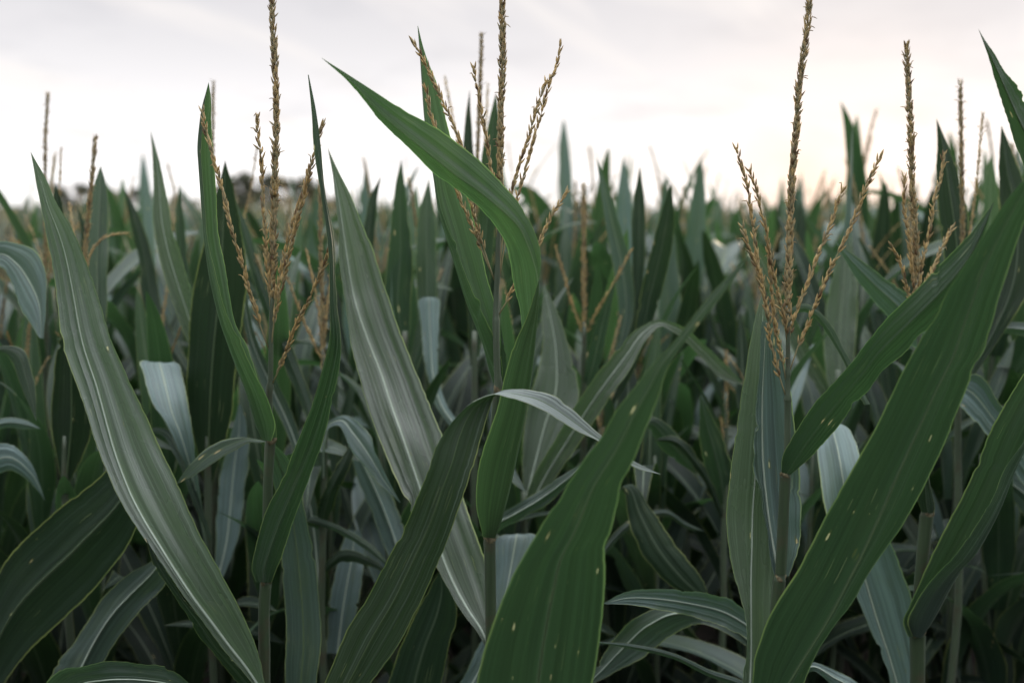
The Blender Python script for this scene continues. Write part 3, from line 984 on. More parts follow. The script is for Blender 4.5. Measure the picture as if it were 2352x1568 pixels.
D.leaf('1682,1858 1700,1680 1728,1568 1733,1509 1753,1449 1783,1384 1828,1314 1858,1259 1898,1184 1938,1114 1978,1044 2013,979 2048,904 2078,844 2113,784 2148,725 2178,665 2223,595 2273,520 2313,460 2356,410 2420,335 2500,250',
       '1702,1858 1790,1690 1845,1575 1878,1500 1912,1444 1963,1374 2003,1307 2048,1244 2098,1164 2148,1064 2183,984 2213,909 2240,845 2268,784 2280,740 2293,690 2313,625 2338,545 2362,490 2395,420 2425,360 2460,300 2500,250',
       [1.34, 1.29, 1.24, 1.19, 1.14, 1.10], M='1692,1858 1760,1690 1800,1592 1833,1535 1868,1480 1905,1420 1945,1345 1983,1270 2025,1180 2066,1085 2100,1010 2132,940 2160,880 2193,814 2214,750 2235,690 2262,615 2298,540 2332,476 2370,415 2420,345 2460,295 2500,250',
       dl=[0, 0.012, 0.016, 0.014, 0.006, 0], dr=[0, 0.008, 0.01, 0.008, 0.006, 0], pleat=0.0011, ruffle=0.003, mat='leaf_green', side='d', rib='green', rw=0.0012, n=90, bulge=0.05, label='very broad dark green leaf')
D.leaf('~2247,66 2268,125 2288,190 2308,260 2328,320 2352,380 2390,450 2440,530 2500,640', '~2247,66 2268,100 2298,145 2328,190 2352,230 2400,310 2450,410 2490,520 2520,640', [1.5, 1.4, 1.34], cup=0.008, pleat=0.0008, mat='leaf_green', side='d', rib='green', label='pointed leaf tip entering at the upper right edge')

# right edge plant with brown collar
F = Plant('maize plant at the right edge with two brown collared joints and a dense upright tassel', 2115, 1.62)
F.stalk('2106,1640,16 2108,1568,15.5 2110,1470,15 2108,1440,16 2112,1400,13 2120,1280,13 2128,1185,13.5 2130,1172,13 2126,1100,8 2120,950,7 2113,800,6 2107,690,5.2 2105,640,4.8')
F.sheath('2106,1640,15.6 2108,1540,15.2 2108,1456,15.4')
F.sheath('2109,1440,13.6 2116,1320,13 2129,1182,13')
F.collar(2131, 1180, 14.5, h=8)
F.collar(2107, 1452, 17.5, h=8)
F.tassel('2107,690 2104,575 2100,500 2095,425 2093,325 2088,225 2084,150 2082,100', [
    ('2107,720 2098,655 2093,600 2086,530 2076,475 2078,405', [1.62, 1.60], 0.1),
    ('2109,720 2113,640 2121,590 2136,525 2146,460 2163,400 2168,352', [1.62, 1.63], 0.12),
    ('2110,740 2125,660 2148,605 2168,560 2189,520', [1.62, 1.64], 0.2),
    ('2104,720 2083,662 2068,602 2048,566', [1.62, 1.60], 0.1)], gold=0.5)
F.leaf('2086,1462 2074,1430 2088,1394 2143,1269 2193,1169 2238,1074 2273,994 2308,929 2356,850 2400,770 2460,650', '2096,1460 2084,1428 2108,1376 2190,1277 2248,1199 2288,1124 2328,1054 2356,1000 2400,910 2440,800 2460,650',
       [1.60, 1.55, 1.50, 1.46, 1.46], M='2118,1464 2150,1415 2190,1340 2248,1264 2298,1170 2335,1075 2366,1010 2400,940 2425,870 2450,770 2460,650',
       dl=[0, 0.02, 0.03, 0.02, 0], dr=[0, -0.022, -0.026, -0.018, 0], pleat=0.0022, mat='leaf', side='d', label='folded grey leaf with bright rim rising to the right edge')
F.leaf('2118,1176 2108,1150 2112,1115 2105,1080 2085,1030 2060,960', '2144,1178 2148,1160 2138,1118 2126,1080 2110,1030 2060,960', [1.605, 1.60, 1.63], mat='leaf_dark', side='d', cup=0.004, pleat=0.0004, label='small dark leaf above the upper brown collar')

# ---------------------------------------------------------- the next plants behind, softly blurred
def mid(label, px, Y, stalk=None, group='blurred maize plants just behind the sharp row'):
    p = Plant(label, px, Y, group)
    if stalk:
        p.stalk(stalk)
    return p


P1 = mid('blurred maize plant with dark broad upright leaf, left of the straight tassel', 478, 1.95, '478,1330,9 478,1200,8.5 477,1105,8 478,1000,6')
P1.leaf('470,1112 432,940 430,830 434,740 448,640 466,560 490,470 517,368', '486,1112 530,960 548,800 562,700 566,630 556,540 540,450 517,368', [1.95, 1.93, 1.93], mat='leaf_dark', side='d', cup=0.012, rib='green')
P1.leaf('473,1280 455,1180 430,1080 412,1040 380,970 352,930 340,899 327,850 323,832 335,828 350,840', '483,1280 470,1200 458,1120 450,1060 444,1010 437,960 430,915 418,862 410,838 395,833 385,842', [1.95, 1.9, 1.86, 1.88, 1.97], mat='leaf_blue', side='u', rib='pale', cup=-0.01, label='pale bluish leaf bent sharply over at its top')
P1.leaf('~345,298 350,350 352,450 351,500 366,590 388,670 412,740 440,810 465,900 474,1010', '~345,298 366,370 381,440 389,490 402,550 424,620 446,690 464,760 478,850 482,1010', [2.0, 2.02, 2.05], mat='leaf_silver', side='u', cup=-0.012, tilt=0.01, rib='pale', label='grey pointed leaf leaning left')
P1.leaf('490,1330 495,1250 500,1150 506,1084 530,1000 548,930', '510,1330 545,1240 562,1130 570,1050 568,980 552,925', [2.0, 2.05, 2.1], mat='leaf_blue', side='u', rib='pale', cup=-0.01)
P1.leaf('480,1240 430,1120 400,1040 370,1000 345,995 338,1010', '488,1235 445,1110 415,1030 385,985 350,984 338,1010', [1.9, 1.88, 1.9], mat='leaf', cup=0.002)

P2 = mid('blurred maize plant with dark upright leaf half hidden behind the long silver leaf', 150, 1.90, '150,1330,9 150,1200,8 149,1112,8 150,1000,6')
P2.leaf('143,1115 128,1040 117,950 122,870 134,780 148,690 160,590', '157,1115 188,1050 210,990 205,900 192,800 180,700 160,590', [1.9, 1.88, 1.86], mat='leaf_dark', side='d', cup=0.012, rib='green')
P2.leaf('~231,380 214,430 205,500 198,600 200,680 190,800 160,960', '~231,380 246,430 249,520 247,600 246,700 230,820 170,965', [1.9, 2.0, 2.1], mat='leaf_green', side='d', cup=0.012, rib='green', label='fresh green leaf lit from behind, standing upright')
P2.leaf('150,1000 155,900 140,760 128,700 130,560 120,470 128,420', '158,1000 172,900 170,760 160,690 150,570 145,480 128,420', [1.9, 1.98, 2.0], mat='leaf_dark', side='d')
P2.tassel('192,640 197,560 205,470 212,400 219,315', [('192,660 215,570 240,545 290,535', [1.9, 1.95], 0.1), ('190,660 172,560 160,470', [1.9, 1.95], 0.1)], lo=True, scale=0.9)

P3 = mid('blurred maize plant at the left edge with drooping grey leaf and broad black green one', -70, 1.82, '-70,1500,10 -70,1200,9 -68,900,7')
P3.leaf('-70,860 -50,700 -30,625 0,612 25,650 45,705 70,745 90,775', '-60,860 -45,640 -20,560 5,555 50,560 88,585 106,640 100,778', [1.82, 1.84, 1.82, 1.78], mat='leaf_blue', side='u', rib='pale', cup=-0.006, label='drooping grey leaf folded over at the left edge')
P3.leaf('-60,1130 -40,900 -15,815 5,812 25,826 45,880 84,970', '-52,1130 -30,860 -10,797 15,794 48,800 76,862 84,970', [1.82, 1.8, 1.75], mat='leaf_green', side='d')
P3.leaf('-72,1660 -40,1420 0,1312 125,1176 245,1080 300,1020 345,940', '-60,1660 0,1580 60,1504 240,1324 312,1211 345,1090 345,940', [1.80, 1.74, 1.70, 1.72], mat='leaf_dark', side='d', rib='green', rw=0.0013, cup=0.012, label='broad blackish leaf with thin pale midrib')
P3.leaf('-60,1150 -30,980 0,962 60,965 95,985', '-55,1160 -30,1010 0,985 60,985 95,985', [1.82, 1.86, 1.9], mat='leaf_blue')
P3.leaf('-66,1250 -20,1100 20,1080 70,1110 104,1150', '-60,1270 -20,1020 20,1020 70,1060 104,1150', [1.82, 1.84, 1.88], mat='leaf_blue', rib='pale')

P4 = mid('maize plant low at left, white-ribbed grey leaf slanting behind long silver leaf', 130, 1.66, '130,1900,11 130,1760,10')
P4.leaf('118,1764 95,1650 125,1529 175,1465 250,1358 300,1315 355,1282 400,1250', '136,1764 190,1650 245,1504 320,1404 378,1345 392,1318 398,1290 400,1250', [1.68, 1.70, 1.72, 1.74], M='127,1764 150,1640 188,1529 240,1434 300,1364 345,1320 372,1285 400,1250', dl=[0, .012, .012, .012, 0], dr=[0, .012, .012, .012, 0], mat='leaf', side='u', rib='pale', rw=0.0018)
P4.leaf('140,1800 100,1610 105,1572 135,1541 190,1528 250,1521 330,1524 380,1532 430,1565 470,1620', '140,1810 160,1680 200,1620 240,1600 280,1596 320,1598 360,1602 395,1608 440,1615 470,1620', [1.60, 1.42, 1.36, 1.36, 1.4], mat='leaf', side='u', rib='pale', cup=-0.006, label='leaf lying level along the bottom edge')

P5 = mid('blurred maize plant with loose tassel between straight tassel and broad silver leaf', 741, 1.92, '738,1420,9 739,1340,8.5 741,1250,8 742,1205,10 743,1190,7 745,1100,6.5 746,1020,6.5 744,900,5 742,800,4.5')
P5.tassel('742,850 740,700 737,560 735,420', [('743,840 722,790 700,740 680,690 660,640', [1.92, 1.9], 0.1), ('744,820 735,740 722,660 705,580', [1.92, 1.95], 0.1), ('743,820 752,700 765,600', [1.92, 1.95], 0.1)], lo=True, scale=0.95)
P5.leaf('734,1205 728,1190 735,1150 762,1090 785,1050 815,1000', '750,1205 758,1185 775,1130 797,1085 812,1045 815,1000', [1.91, 1.88, 1.9], mat='leaf_dark', side='d', cup=0.008)
P5.leaf('735,1110 745,1020 755,985 776,978 800,1020 841,1075 881,1119 921,1156', '750,1100 750,990 762,962 790,953 820,966 850,1008 886,1090 921,1156', [1.92, 1.86, 1.78, 1.74], mat='leaf_blue', side='u', cup=-0.005, rib='pale', label='pale spotted leaf drooping to a point')
P5.leaf('732,1400 700,1190 660,1000 595,870 570,790 545,640 530,540', '742,1400 735,1200 690,1010 640,880 590,780 562,650 530,540', [1.95, 2.0, 2.05], mat='leaf', side='u', rib='pale', cup=-0.01)
P5.leaf('738,1180 720,1000 690,925 648,830 620,760 578,630 548,520 520,420', '746,1180 730,980 716,925 685,830 645,740 600,630 568,520 520,420', [1.95, 2.02, 2.06, 2.1], mat='leaf_green', side='d', cup=0.008)
P5.leaf('740,1320 790,1290 850,1300 910,1330', '740,1300 785,1262 850,1280 910,1330', [1.92, 1.9, 1.85], mat='leaf_dark', side='d')
P5.leaf('738,1220 700,1200 780,1225 840,1262 905,1310', '742,1200 720,1185 780,1208 850,1248 905,1310', [1.92, 1.88, 1.84], mat='leaf_green', side='d')
P5.leaf('750,1500 752,1420 764,1340 780,1270 800,1215', '800,1500 818,1410 830,1340 838,1280 830,1220', [1.98, 2.0, 2.05], mat='leaf_blue', side='u', rib='pale')
P5.leaf('~805,1040 818,1090 855,1180 896,1290 930,1370', '~832,1030 872,1085 905,1150 934,1240 950,1370', [1.95, 2.0, 2.02], mat='leaf_blue', side='u', rib='pale')

P6 = mid('maize plant low in the middle with a dark leaf under the leaning leaf', 960, 1.70, '960,1800,11 960,1720,10')
P6.leaf('950,1725 890,1600 915,1500 960,1400 990,1345 1010,1310', '972,1725 1005,1600 1035,1470 1050,1410 1040,1355 1010,1310', [1.70, 1.68, 1.68], mat='leaf_dark', side='d', cup=0.008)
P6.leaf('970,1725 1080,1520 1135,1390 1138,1310 1140,1235 1160,1226', '985,1725 1150,1500 1185,1350 1210,1290 1232,1228 1215,1224', [1.72, 1.76, 1.80, 1.86], mat='leaf_blue', side='u', cup=-0.008, rib='pale', label='pale leaf bent back at its top beside the stalk')

P7 = mid('blurred maize plant, grey leaf arching between the middle tassel and open tassel', 1205, 2.00, '1205,1400,9 1204,1250,8 1203,1130,7')
P7.leaf('1196,1200 1215,1120 1280,1000 1350,890 1420,800 1468,752 1508,735 1560,746 1620,793 1665,835 1712,885', '1212,1200 1262,1120 1335,1010 1402,910 1455,835 1488,775 1515,750 1552,766 1605,815 1655,868 1712,885', [2.0, 1.97, 1.95, 1.98, 2.05], mat='leaf_silver', side='u', rib='pale', cup=-0.006, n=80, label='long grey leaf arching over to the right')
P7.leaf('1198,1270 1120,1195 1165,1170 1235,1128 1300,1085 1360,1050', '1206,1270 1140,1225 1185,1198 1250,1160 1310,1110 1360,1050', [1.95, 1.82, 1.80, 1.78], mat='leaf', side='u', rib='pale')
P7.leaf('1200,1150 1205,960 1246,800 1244,720 1250,650', '1215,1150 1300,980 1330,910 1312,820 1290,740 1250,650', [2.05, 2.1, 2.15], mat='leaf_silver', side='u', cup=-0.01, rib='pale')

P8 = mid('blurred maize plant, dark leaf pointing right below the drooping pale tip', 1330, 1.92, '1330,1420,9 1332,1250,8 1345,1120,7')
P8.leaf('~1640,1390 1540,1345 1470,1262 1442,1190 1428,1120 1400,1160 1350,1190', '~1640,1390 1605,1320 1550,1250 1500,1175 1448,1112 1410,1130 1350,1160', [1.92, 1.88, 1.85, 1.84], mat='leaf_dark', side='d', cup=0.006)
P8.leaf('1360,1150 1470,1020 1487,985 1520,1030 1600,1090', '1366,1150 1475,985 1495,958 1550,990 1600,1090', [1.92, 2.0, 2.05], mat='leaf_green', side='d')
P8.leaf('1350,1300 1470,1180 1530,1170 1580,1200 1620,1220', '1354,1310 1475,1200 1530,1186 1580,1214 1620,1220', [1.92, 1.95, 2.0], mat='leaf', side='u')

P9 = mid('maize plant low at right of the broad scarred leaf, pale leaves lying nearly level', 1740, 1.60, '1742,1850,11 1742,1650,10 1740,1480,9')
P9.leaf('1744,1480 1712,1463 1620,1425 1540,1404 1460,1390 1386,1386', '1744,1440 1712,1402 1680,1378 1590,1358 1500,1352 1440,1358 1386,1384', [1.60, 1.58, 1.54, 1.5], mat='leaf_blue', side='u', rib='pale', cup=-0.004, label='pale ruffled leaf lying nearly level')
P9.leaf('1740,1500 1640,1440 1600,1432 1540,1460 1471,1512 1420,1540 1340,1580', '1740,1470 1640,1400 1560,1388 1471,1412 1411,1467 1370,1530 1340,1580', [1.62, 1.66, 1.70, 1.70], M='1740,1485 1640,1420 1560,1408 1490,1435 1440,1478 1390,1530 1340,1580', mat='leaf', side='u', rib='pale', dl=[0, -.01, -.01, 0], dr=[0, .01, .01, 0], rw=0.0018)
P9.leaf('1742,1600 1690,1575 1640,1558 1550,1514 1450,1489 1376,1476', '1742,1580 1690,1555 1640,1540 1550,1500 1450,1478 1376,1473', [1.60, 1.56, 1.52], mat='leaf', side='u')
P9.leaf('1752,1700 1800,1560 1866,1520 1930,1543 2010,1600', '1758,1710 1810,1620 1868,1540 1910,1572 2010,1600', [1.62, 1.6, 1.55], mat='leaf_blue', side='u', rib='pale')

P10 = mid('maize plant with blue grey curved leaf half hidden behind the very broad dark leaf', 2075, 1.74, '2075,1850,11 2075,1700,10')
P10.leaf('2066,1705 2050,1600 2028,1509 1998,1440 1968,1369 1930,1250 1900,1184 1883,1094 1878,1024 1888,985 1905,975', '2085,1705 2118,1568 2106,1450 2093,1374 2073,1314 2038,1224 2000,1130 1976,1050 1960,1005 1945,980 1930,973',
         [1.74, 1.74, 1.73, 1.72, 1.80], M='2076,1705 2066,1600 2042,1509 2014,1424 1986,1329 1958,1220 1937,1104 1924,1030 1914,990 1912,978 1916,973', dl=[0, -.012, -.012, -.008, 0], dr=[0, -.004, -.004, 0, 0], mat='leaf_blue', side='u', rib='pale', rw=0.0022, label='blue grey curved leaf with white midrib')

P11 = mid('blurred maize plant, bluish leaf slanting behind folded leaf at right edge', 2500, 1.95, '2500,1500,10 2500,1300,9')
P11.leaf('2496,1310 2440,1230 2352,1112 2270,1000 2205,930 2170,890', '2506,1300 2460,1130 2395,1050 2300,930 2240,860 2170,890', [1.95, 1.9, 1.86, 1.86], mat='leaf_blue', side='u', rib='pale', cup=-0.012, pleat=0.003)
P11.leaf('2495,1100 2440,800 2360,772 2310,766 2266,772', '2505,1100 2450,770 2360,742 2305,742 2266,765', [1.95, 1.95, 1.96], mat='leaf', side='u', rib='pale')
P11.leaf('2494,1500 2420,1240 2352,1180 2300,1120 2250,1100', '2506,1500 2440,1200 2360,1090 2300,1080 2250,1100', [1.95, 2.0, 2.05], mat='leaf', side='u', rib='pale')

P12 = mid('blurred maize plant with one tall dark leaf right of the dense upright tassel', 2200, 1.92, '2200,1400,9 2200,1000,8 2200,760,6')
P12.leaf('2190,800 2175,640 2160,520 2150,420 2153,330 2151,272', '2210,800 2230,620 2226,520 2210,440 2178,335 2151,272', [1.92, 1.95, 1.98], mat='leaf_dark', side='d', cup=0.01, rib='green')
P12.leaf('2190,830 2090,790 2040,730 1985,665 1950,612 1916,552', '2198,790 2130,720 2085,675 2030,638 1965,588 1916,552', [1.92, 1.84, 1.8, 1.78], mat='leaf_blue', side='u', cup=0.01, tilt=0.01, label='pointed bluish leaf slanting to upper left')
P12.leaf('2208,900 2290,620 2298,500 2293,420 2300,288', '2216,900 2380,600 2372,480 2335,370 2300,288', [1.92, 1.96, 2.0], mat='leaf_dark', side='d', cup=0.01)
P12.tassel('2206,760 2210,600 2211,450 2208,330 2206,190', [('2208,700 2225,560 2245,400 2258,260', [1.92, 1.98], 0.1)], lo=True, scale=0.9)

P13 = mid('blurred maize plant with broad grey leaf seen between the spread tassel branches', 1925, 2.15, '1925,1300,8 1925,1000,7 1925,850,6')
P13.leaf('1915,960 1895,840 1892,740 1910,640 1945,520', '1935,960 1962,840 1968,740 1968,640 1945,520', [2.25, 2.28, 2.3], mat='leaf_silver', side='u', cup=-0.01)
P13.leaf('1920,1000 1960,850 2010,790 2060,770 2100,800', '1928,1000 1985,880 2030,840 2070,805 2100,800', [2.25, 2.2, 2.15], mat='leaf_blue', side='u', rib='pale')
P13.leaf('1918,1010 1880,900 1830,820 1780,700 1720,560 1690,480', '1930,1010 1905,890 1860,800 1805,690 1745,560 1690,480', [2.25, 2.22, 2.2], mat='leaf_silver', side='u', cup=-0.006)

P14 = mid('blurred maize plant with fresh green pointed leaf under the grey arching leaf', 1662, 2.05, '1662,1400,8 1662,1250,8 1666,1150,7 1668,900,4')
P14.leaf('1655,1180 1625,1110 1612,1040 1606,980 1608,905', '1672,1180 1690,1110 1672,1040 1640,965 1608,905', [2.05, 2.03, 2.02], mat='leaf_green', side='d', cup=0.01)
P14.tassel('1667,1010 1668,950 1668,810', [('1667,1030 1655,960', [2.05, 2.06], 0.0)], lo=True, scale=0.8)
P14.leaf('1660,1200 1600,1080 1540,1020 1500,1010', '1668,1190 1610,1060 1545,1000 1500,1010', [2.05, 2.0, 2.0], mat='leaf_dark', side='d')

P15 = mid('blurred maize plant with golden forked tassel right of the middle tassel', 1342, 2.2, '1340,1100,8 1341,900,7 1342,740,4.5')
P15.tassel('1342,750 1341,600 1341,425', [('1341,770 1315,700 1295,630 1277,570', [2.2, 2.2], 0.05), ('1343,770 1375,710 1410,650 1448,578', [2.2, 2.18], 0.05)], lo=True, scale=1.1, gold=0.8)
P15.leaf('1336,900 1345,840 1365,760 1385,700 1415,640', '1352,900 1380,830 1395,760 1405,700 1415,640', [2.2, 2.18, 2.16], mat='leaf_green', side='u', cup=-0.008)
P15.leaf('1330,960 1420,720 1405,600 1392,520 1380,440 1370,362', '1350,960 1455,720 1448,600 1425,520 1396,430 1370,362', [2.2, 2.24, 2.26], mat='leaf', side='u', cup=-0.01)
P15.leaf('1340,1000 1440,720 1452,600 1450,520 1456,460 1470,380', '1350,1000 1470,720 1480,600 1484,520 1479,450 1470,380', [2.2, 2.26, 2.3], mat='leaf_dark', side='d')
P15.leaf('1340,1040 1455,780 1468,690 1490,600 1515,500 1541,420', '1352,1040 1490,770 1512,700 1537,600 1550,500 1541,420', [2.2, 2.17, 2.14], mat='leaf_dark', side='d', cup=0.01)

P16 = mid('blurred maize plant with tall dark pointed leaves close behind the middle tassel', 1090, 2.10, '1090,1200,9 1090,950,8 1090,760,6')
P16.leaf('1083,820 1095,600 1100,480 1104,370 1120,290 1139,212', '1100,820 1130,600 1142,480 1147,370 1147,290 1139,212', [2.1, 2.1, 2.1], mat='leaf_green', side='d', cup=0.01)
P16.leaf('1080,840 1068,560 1066,440 1064,340 1068,280 1079,205', '1094,840 1096,560 1092,440 1087,340 1082,280 1079,205', [2.1, 2.12, 2.15], mat='leaf_dark', side='d')
P16.tassel('1092,500 1098,330 1103,200 1106,78', [('1090,520 1062,370 1040,270 1022,180', [2.1, 2.3], 0.1), ('1092,520 1112,350 1121,195', [2.1, 2.3], 0.1)], lo=True, scale=0.9, gold=0.3)
P16.leaf('1062,1010 1000,930 981,860 971,790 964,715 963,688 972,682', '1076,1000 1022,920 1006,850 1007,780 1009,715 1008,687 1000,682', [2.1, 2.15, 2.2], mat='leaf_blue', side='u', rib='pale')

P17 = mid('blurred maize plant with upright green leaves between silver leaf and upright folded leaf', 930, 2.22, '930,1200,8 930,900,7 930,760,6')
P17.leaf('922,820 882,690 892,570 900,490 910,420 922,366', '938,820 945,700 948,590 938,510 931,440 922,366', [2.22, 2.22, 2.22], mat='leaf_green', side='d', cup=0.01)
P17.leaf('920,880 828,600 836,520 852,450 876,402', '930,880 855,620 862,530 866,460 876,402', [2.22, 2.26, 2.3], mat='leaf_dark', side='d')
P17.leaf('925,900 958,720 955,600 960,500 985,410', '938,900 1000,720 1005,620 1000,510 985,410', [2.22, 2.26, 2.3], mat='leaf', side='d', cup=0.01)

P18 = mid('blurred maize plant at the left edge with a single thin tall tassel spike', 106, 2.25, '106,1200,8 106,900,7 105,640,4.5')
P18.tassel('105,660 104,560 104,430 104,320 110,218', [('106,680 125,560 136,450 140,345', [2.25, 2.3], 0.1)], lo=True, scale=0.85, gold=0.3)
P18.leaf('100,860 60,700 20,600 -20,560', '110,860 85,690 40,580 -20,560', [2.25, 2.2, 2.2], mat='leaf_green', side='d')
P18.leaf('102,900 150,760 178,640 185,540 176,470', '112,900 185,760 205,640 204,540 176,470', [2.25, 2.28, 2.3], mat='leaf_dark', side='d', cup=0.01)
P19 = mid('blurred maize plant with thin dark tassel showing just right of the folded leaf tip', 492, 2.3, '492,1200,8 492,900,7 491,640,4.5')
P19.tassel('491,660 490,520 489,380 489,280 490,192', [('493,680 540,560 575,440 590,340', [2.3, 2.35], 0.1)], lo=True, scale=0.85, gold=0.25)
P19.leaf('486,900 420,700 408,600 402,520 412,418', '498,900 450,700 432,600 424,520 412,418', [2.3, 2.34, 2.36], mat='leaf_green', side='d', cup=0.01)
P19.leaf('488,950 330,700 318,600 300,520 284,430', '498,950 370,690 350,590 325,510 284,430', [2.3, 2.4, 2.45], mat='leaf_dark', side='d', cup=0.01)
for q in (A, A4, B, C, E, E2, D, F, P4, P6, P9, P10):
    q.lower()
# ------------------------------------------------------------------ the field behind: whole plants, copied one by one
def make_plant(seed, top=1.30, tassel=True):
    r = np.random.default_rng(seed)
    root = thing('maize_plant', 'blurred maize plant', 'maize plant', (0, 0, 0), 'blurred maize plants of the rows behind')
    hs = np.linspace(0, top, 16)
    lean = r.normal(0, 0.03, 2)
    P = np.stack([lean[0] * (hs / top) ** 2, lean[1] * (hs / top) ** 2, hs], 1)
    P = np.concatenate([P, [[P[-1, 0] * 1.1, P[-1, 1] * 1.1, top + 0.16]]])
    rad = np.concatenate([np.interp(hs, [0, 0.4, top], [0.013, 0.012, 0.0062]), [0.0034]])
    V, F_ = tube(P, rad, 8)
    new_obj('stalk', mesh_of('stalk', V, F_), MAT['stalk'], root)
    az0 = r.uniform(0, 6.28)
    nl = 14
    for i in range(nl):
        f = i / (nl - 1)
        h = 0.28 + (top - 0.32) * f
        az = az0 + math.pi * i + r.normal(0, 0.45)
        el = R(56 + 27 * f + r.normal(0, 5))
        droop = R(np.clip(r.normal(140 - 122 * f, 22), 4, 160))
        if r.random() < 0.15:
            droop = R(r.uniform(90, 160))
        ln = (0.76 - 0.26 * f) * r.uniform(0.85, 1.15)
        L, M, Rr = free_leaf(r, h, az, el, droop, ln, 0.102 * (1 - 0.3 * abs(f - 0.4)) * r.uniform(.85, 1.15), r.normal(0, 0.55))
        me = grid_leaf('leaf', L, M, Rr, 3, 0.0016, 0.005, int(r.integers(1e6)), False, 0.05)
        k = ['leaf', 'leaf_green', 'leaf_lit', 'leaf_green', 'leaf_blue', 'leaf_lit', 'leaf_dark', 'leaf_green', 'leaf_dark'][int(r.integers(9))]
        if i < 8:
            k = ['leaf_dark', 'leaf_dark', 'leaf_dark', 'leaf_green'][int(r.integers(4))]  # lower leaves take darker greens: canopy shade put into their colour
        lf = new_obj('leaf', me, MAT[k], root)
    if not tassel:
        return root
    tb = P[-1]
    k = int(r.integers(2, 6))
    q = np.linspace(0, 1, 12)[:, None]
    sway = r.normal(0, 0.03, 2)
    ax = tb - [0, 0, 0.05] + np.array([sway[0], sway[1], 0]) * q ** 2 + np.array([0, 0, 0.34]) * q
    ta = new_obj('tassel', spike_mesh('tassel', ax, 0.0030, 0.0118, 0.0025, 0.0085, 4, seed + 1, True, 0.4, 0.3, 0.55, False), MAT['tassel'], root)
    for j in range(k):
        a = r.uniform(0, 6.28)
        sp = r.uniform(0.18, 0.5)
        l = r.uniform(0.15, 0.24)
        base = tb - [0, 0, r.uniform(0.0, 0.09)]
        d = np.array([math.cos(a) * math.sin(sp), math.sin(a) * math.sin(sp), math.cos(sp)])
        bx = base + d * l * q + np.array([math.cos(a), math.sin(a), -0.6]) * 0.03 * q ** 2
        new_obj('tassel_branch', spike_mesh('tassel_branch', bx, 0.0010, 0.0122, 0.0023, 0.0095, 2, seed + 2 + j, True, 0.55, 0.28, 0.8, False, start=0.1), MAT['tassel'], ta)
    return root


def copy_tree(o, parent=None):
    c = o.copy()
    COL.objects.link(c)
    c.parent = parent
    for ch in o.children:
        copy_tree(ch, c)
    return c


MARKS = [(60, 'the left edge'), (160, 'the long silver leaf'), (300, 'the grey pointed leaf leaning left'), (470, 'the narrow folded leaf'), (630, 'the straight tassel'),
         (760, 'the thin upright leaf tip'), (860, 'the broad silver leaf'), (1010, 'the upright folded leaf'), (1150, 'the middle tassel'), (1260, 'the curling green leaf'),
         (1360, 'the golden forked tassel'), (1480, 'the grey arching leaf'), (1650, 'the pale curling leaf tip'), (1740, 'the open golden tassel'), (1830, 'the tall open spike'),
         (1980, 'the outer golden branches'), (2090, 'the dense upright tassel'), (2200, 'the tall dark leaf'), (2320, 'the right edge')]
ROWN = ['first', 'second', 'third', 'fourth', 'fifth', 'sixth', 'seventh', 'eighth', 'ninth', 'tenth', 'eleventh', 'twelfth']
SHARED = ['small blurred maize plant far back in the field, tips just reaching the skyline']

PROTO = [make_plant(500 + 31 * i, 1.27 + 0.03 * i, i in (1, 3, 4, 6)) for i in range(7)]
used = [False] * len(PROTO)
r = np.random.default_rng(34)
ROWS = [2.14, 2.5, 2.95, 3.45, 4.0, 4.65, 5.3, 6.0, 6.7, 7.5, 8.4]
NPL = 0
for ri, Y in enumerate(ROWS):
    half = 0.5145 * Y + 0.12
    step = 0.155 + 0.012 * ri
    x = -half + r.uniform(0, step)
    seen = set()
    while x < half:
        k = int(r.integers(len(PROTO)))
        src = PROTO[k]
        o = src if not used[k] else copy_tree(src)
        used[k] = True
        yy = Y + r.normal(0, 0.07)
        s = r.normal(0.995 + 0.03 * math.tanh(x), 0.05) * (0.87, 0.96, 1, 1, 1, 1, 1, 1, 1, 1, 1, 1, 1)[ri]
        o.location = (x, yy, -0.01)
        o.rotation_euler = (r.normal(0, 0.03), r.normal(0, 0.03), r.uniform(0, 6.28))
        o.scale = (s, s, s)
        px, _ = project((x, yy, 1.5))
        if ri < 3:
            mk = min(MARKS, key=lambda m: abs(m[0] - px))
            wh = 'behind' if abs(px - mk[0]) < 22 else ('just left of' if px < mk[0] else 'just right of')
            lab = 'blurred maize plant in %s row behind, %s %s' % (ROWN[ri], wh, mk[1])
            if lab in seen:
                lab = lab.replace('just ', 'farther ') if 'just ' in lab else lab + ', shorter'
            if lab in seen:
                lab += ', covered'
            seen.add(lab)
            o['label'] = lab
        else:
            o['label'] = SHARED[0]
            o['group'] = 'small blurred maize plants far back'
        NPL += 1
        x += step * r.uniform(0.75, 1.3)
for k, u in enumerate(used):
    if not u:
        for ch in list(PROTO[k].children_recursive):
            bpy.data.objects.remove(ch)
        bpy.data.objects.remove(PROTO[k])
print('field plants', NPL)

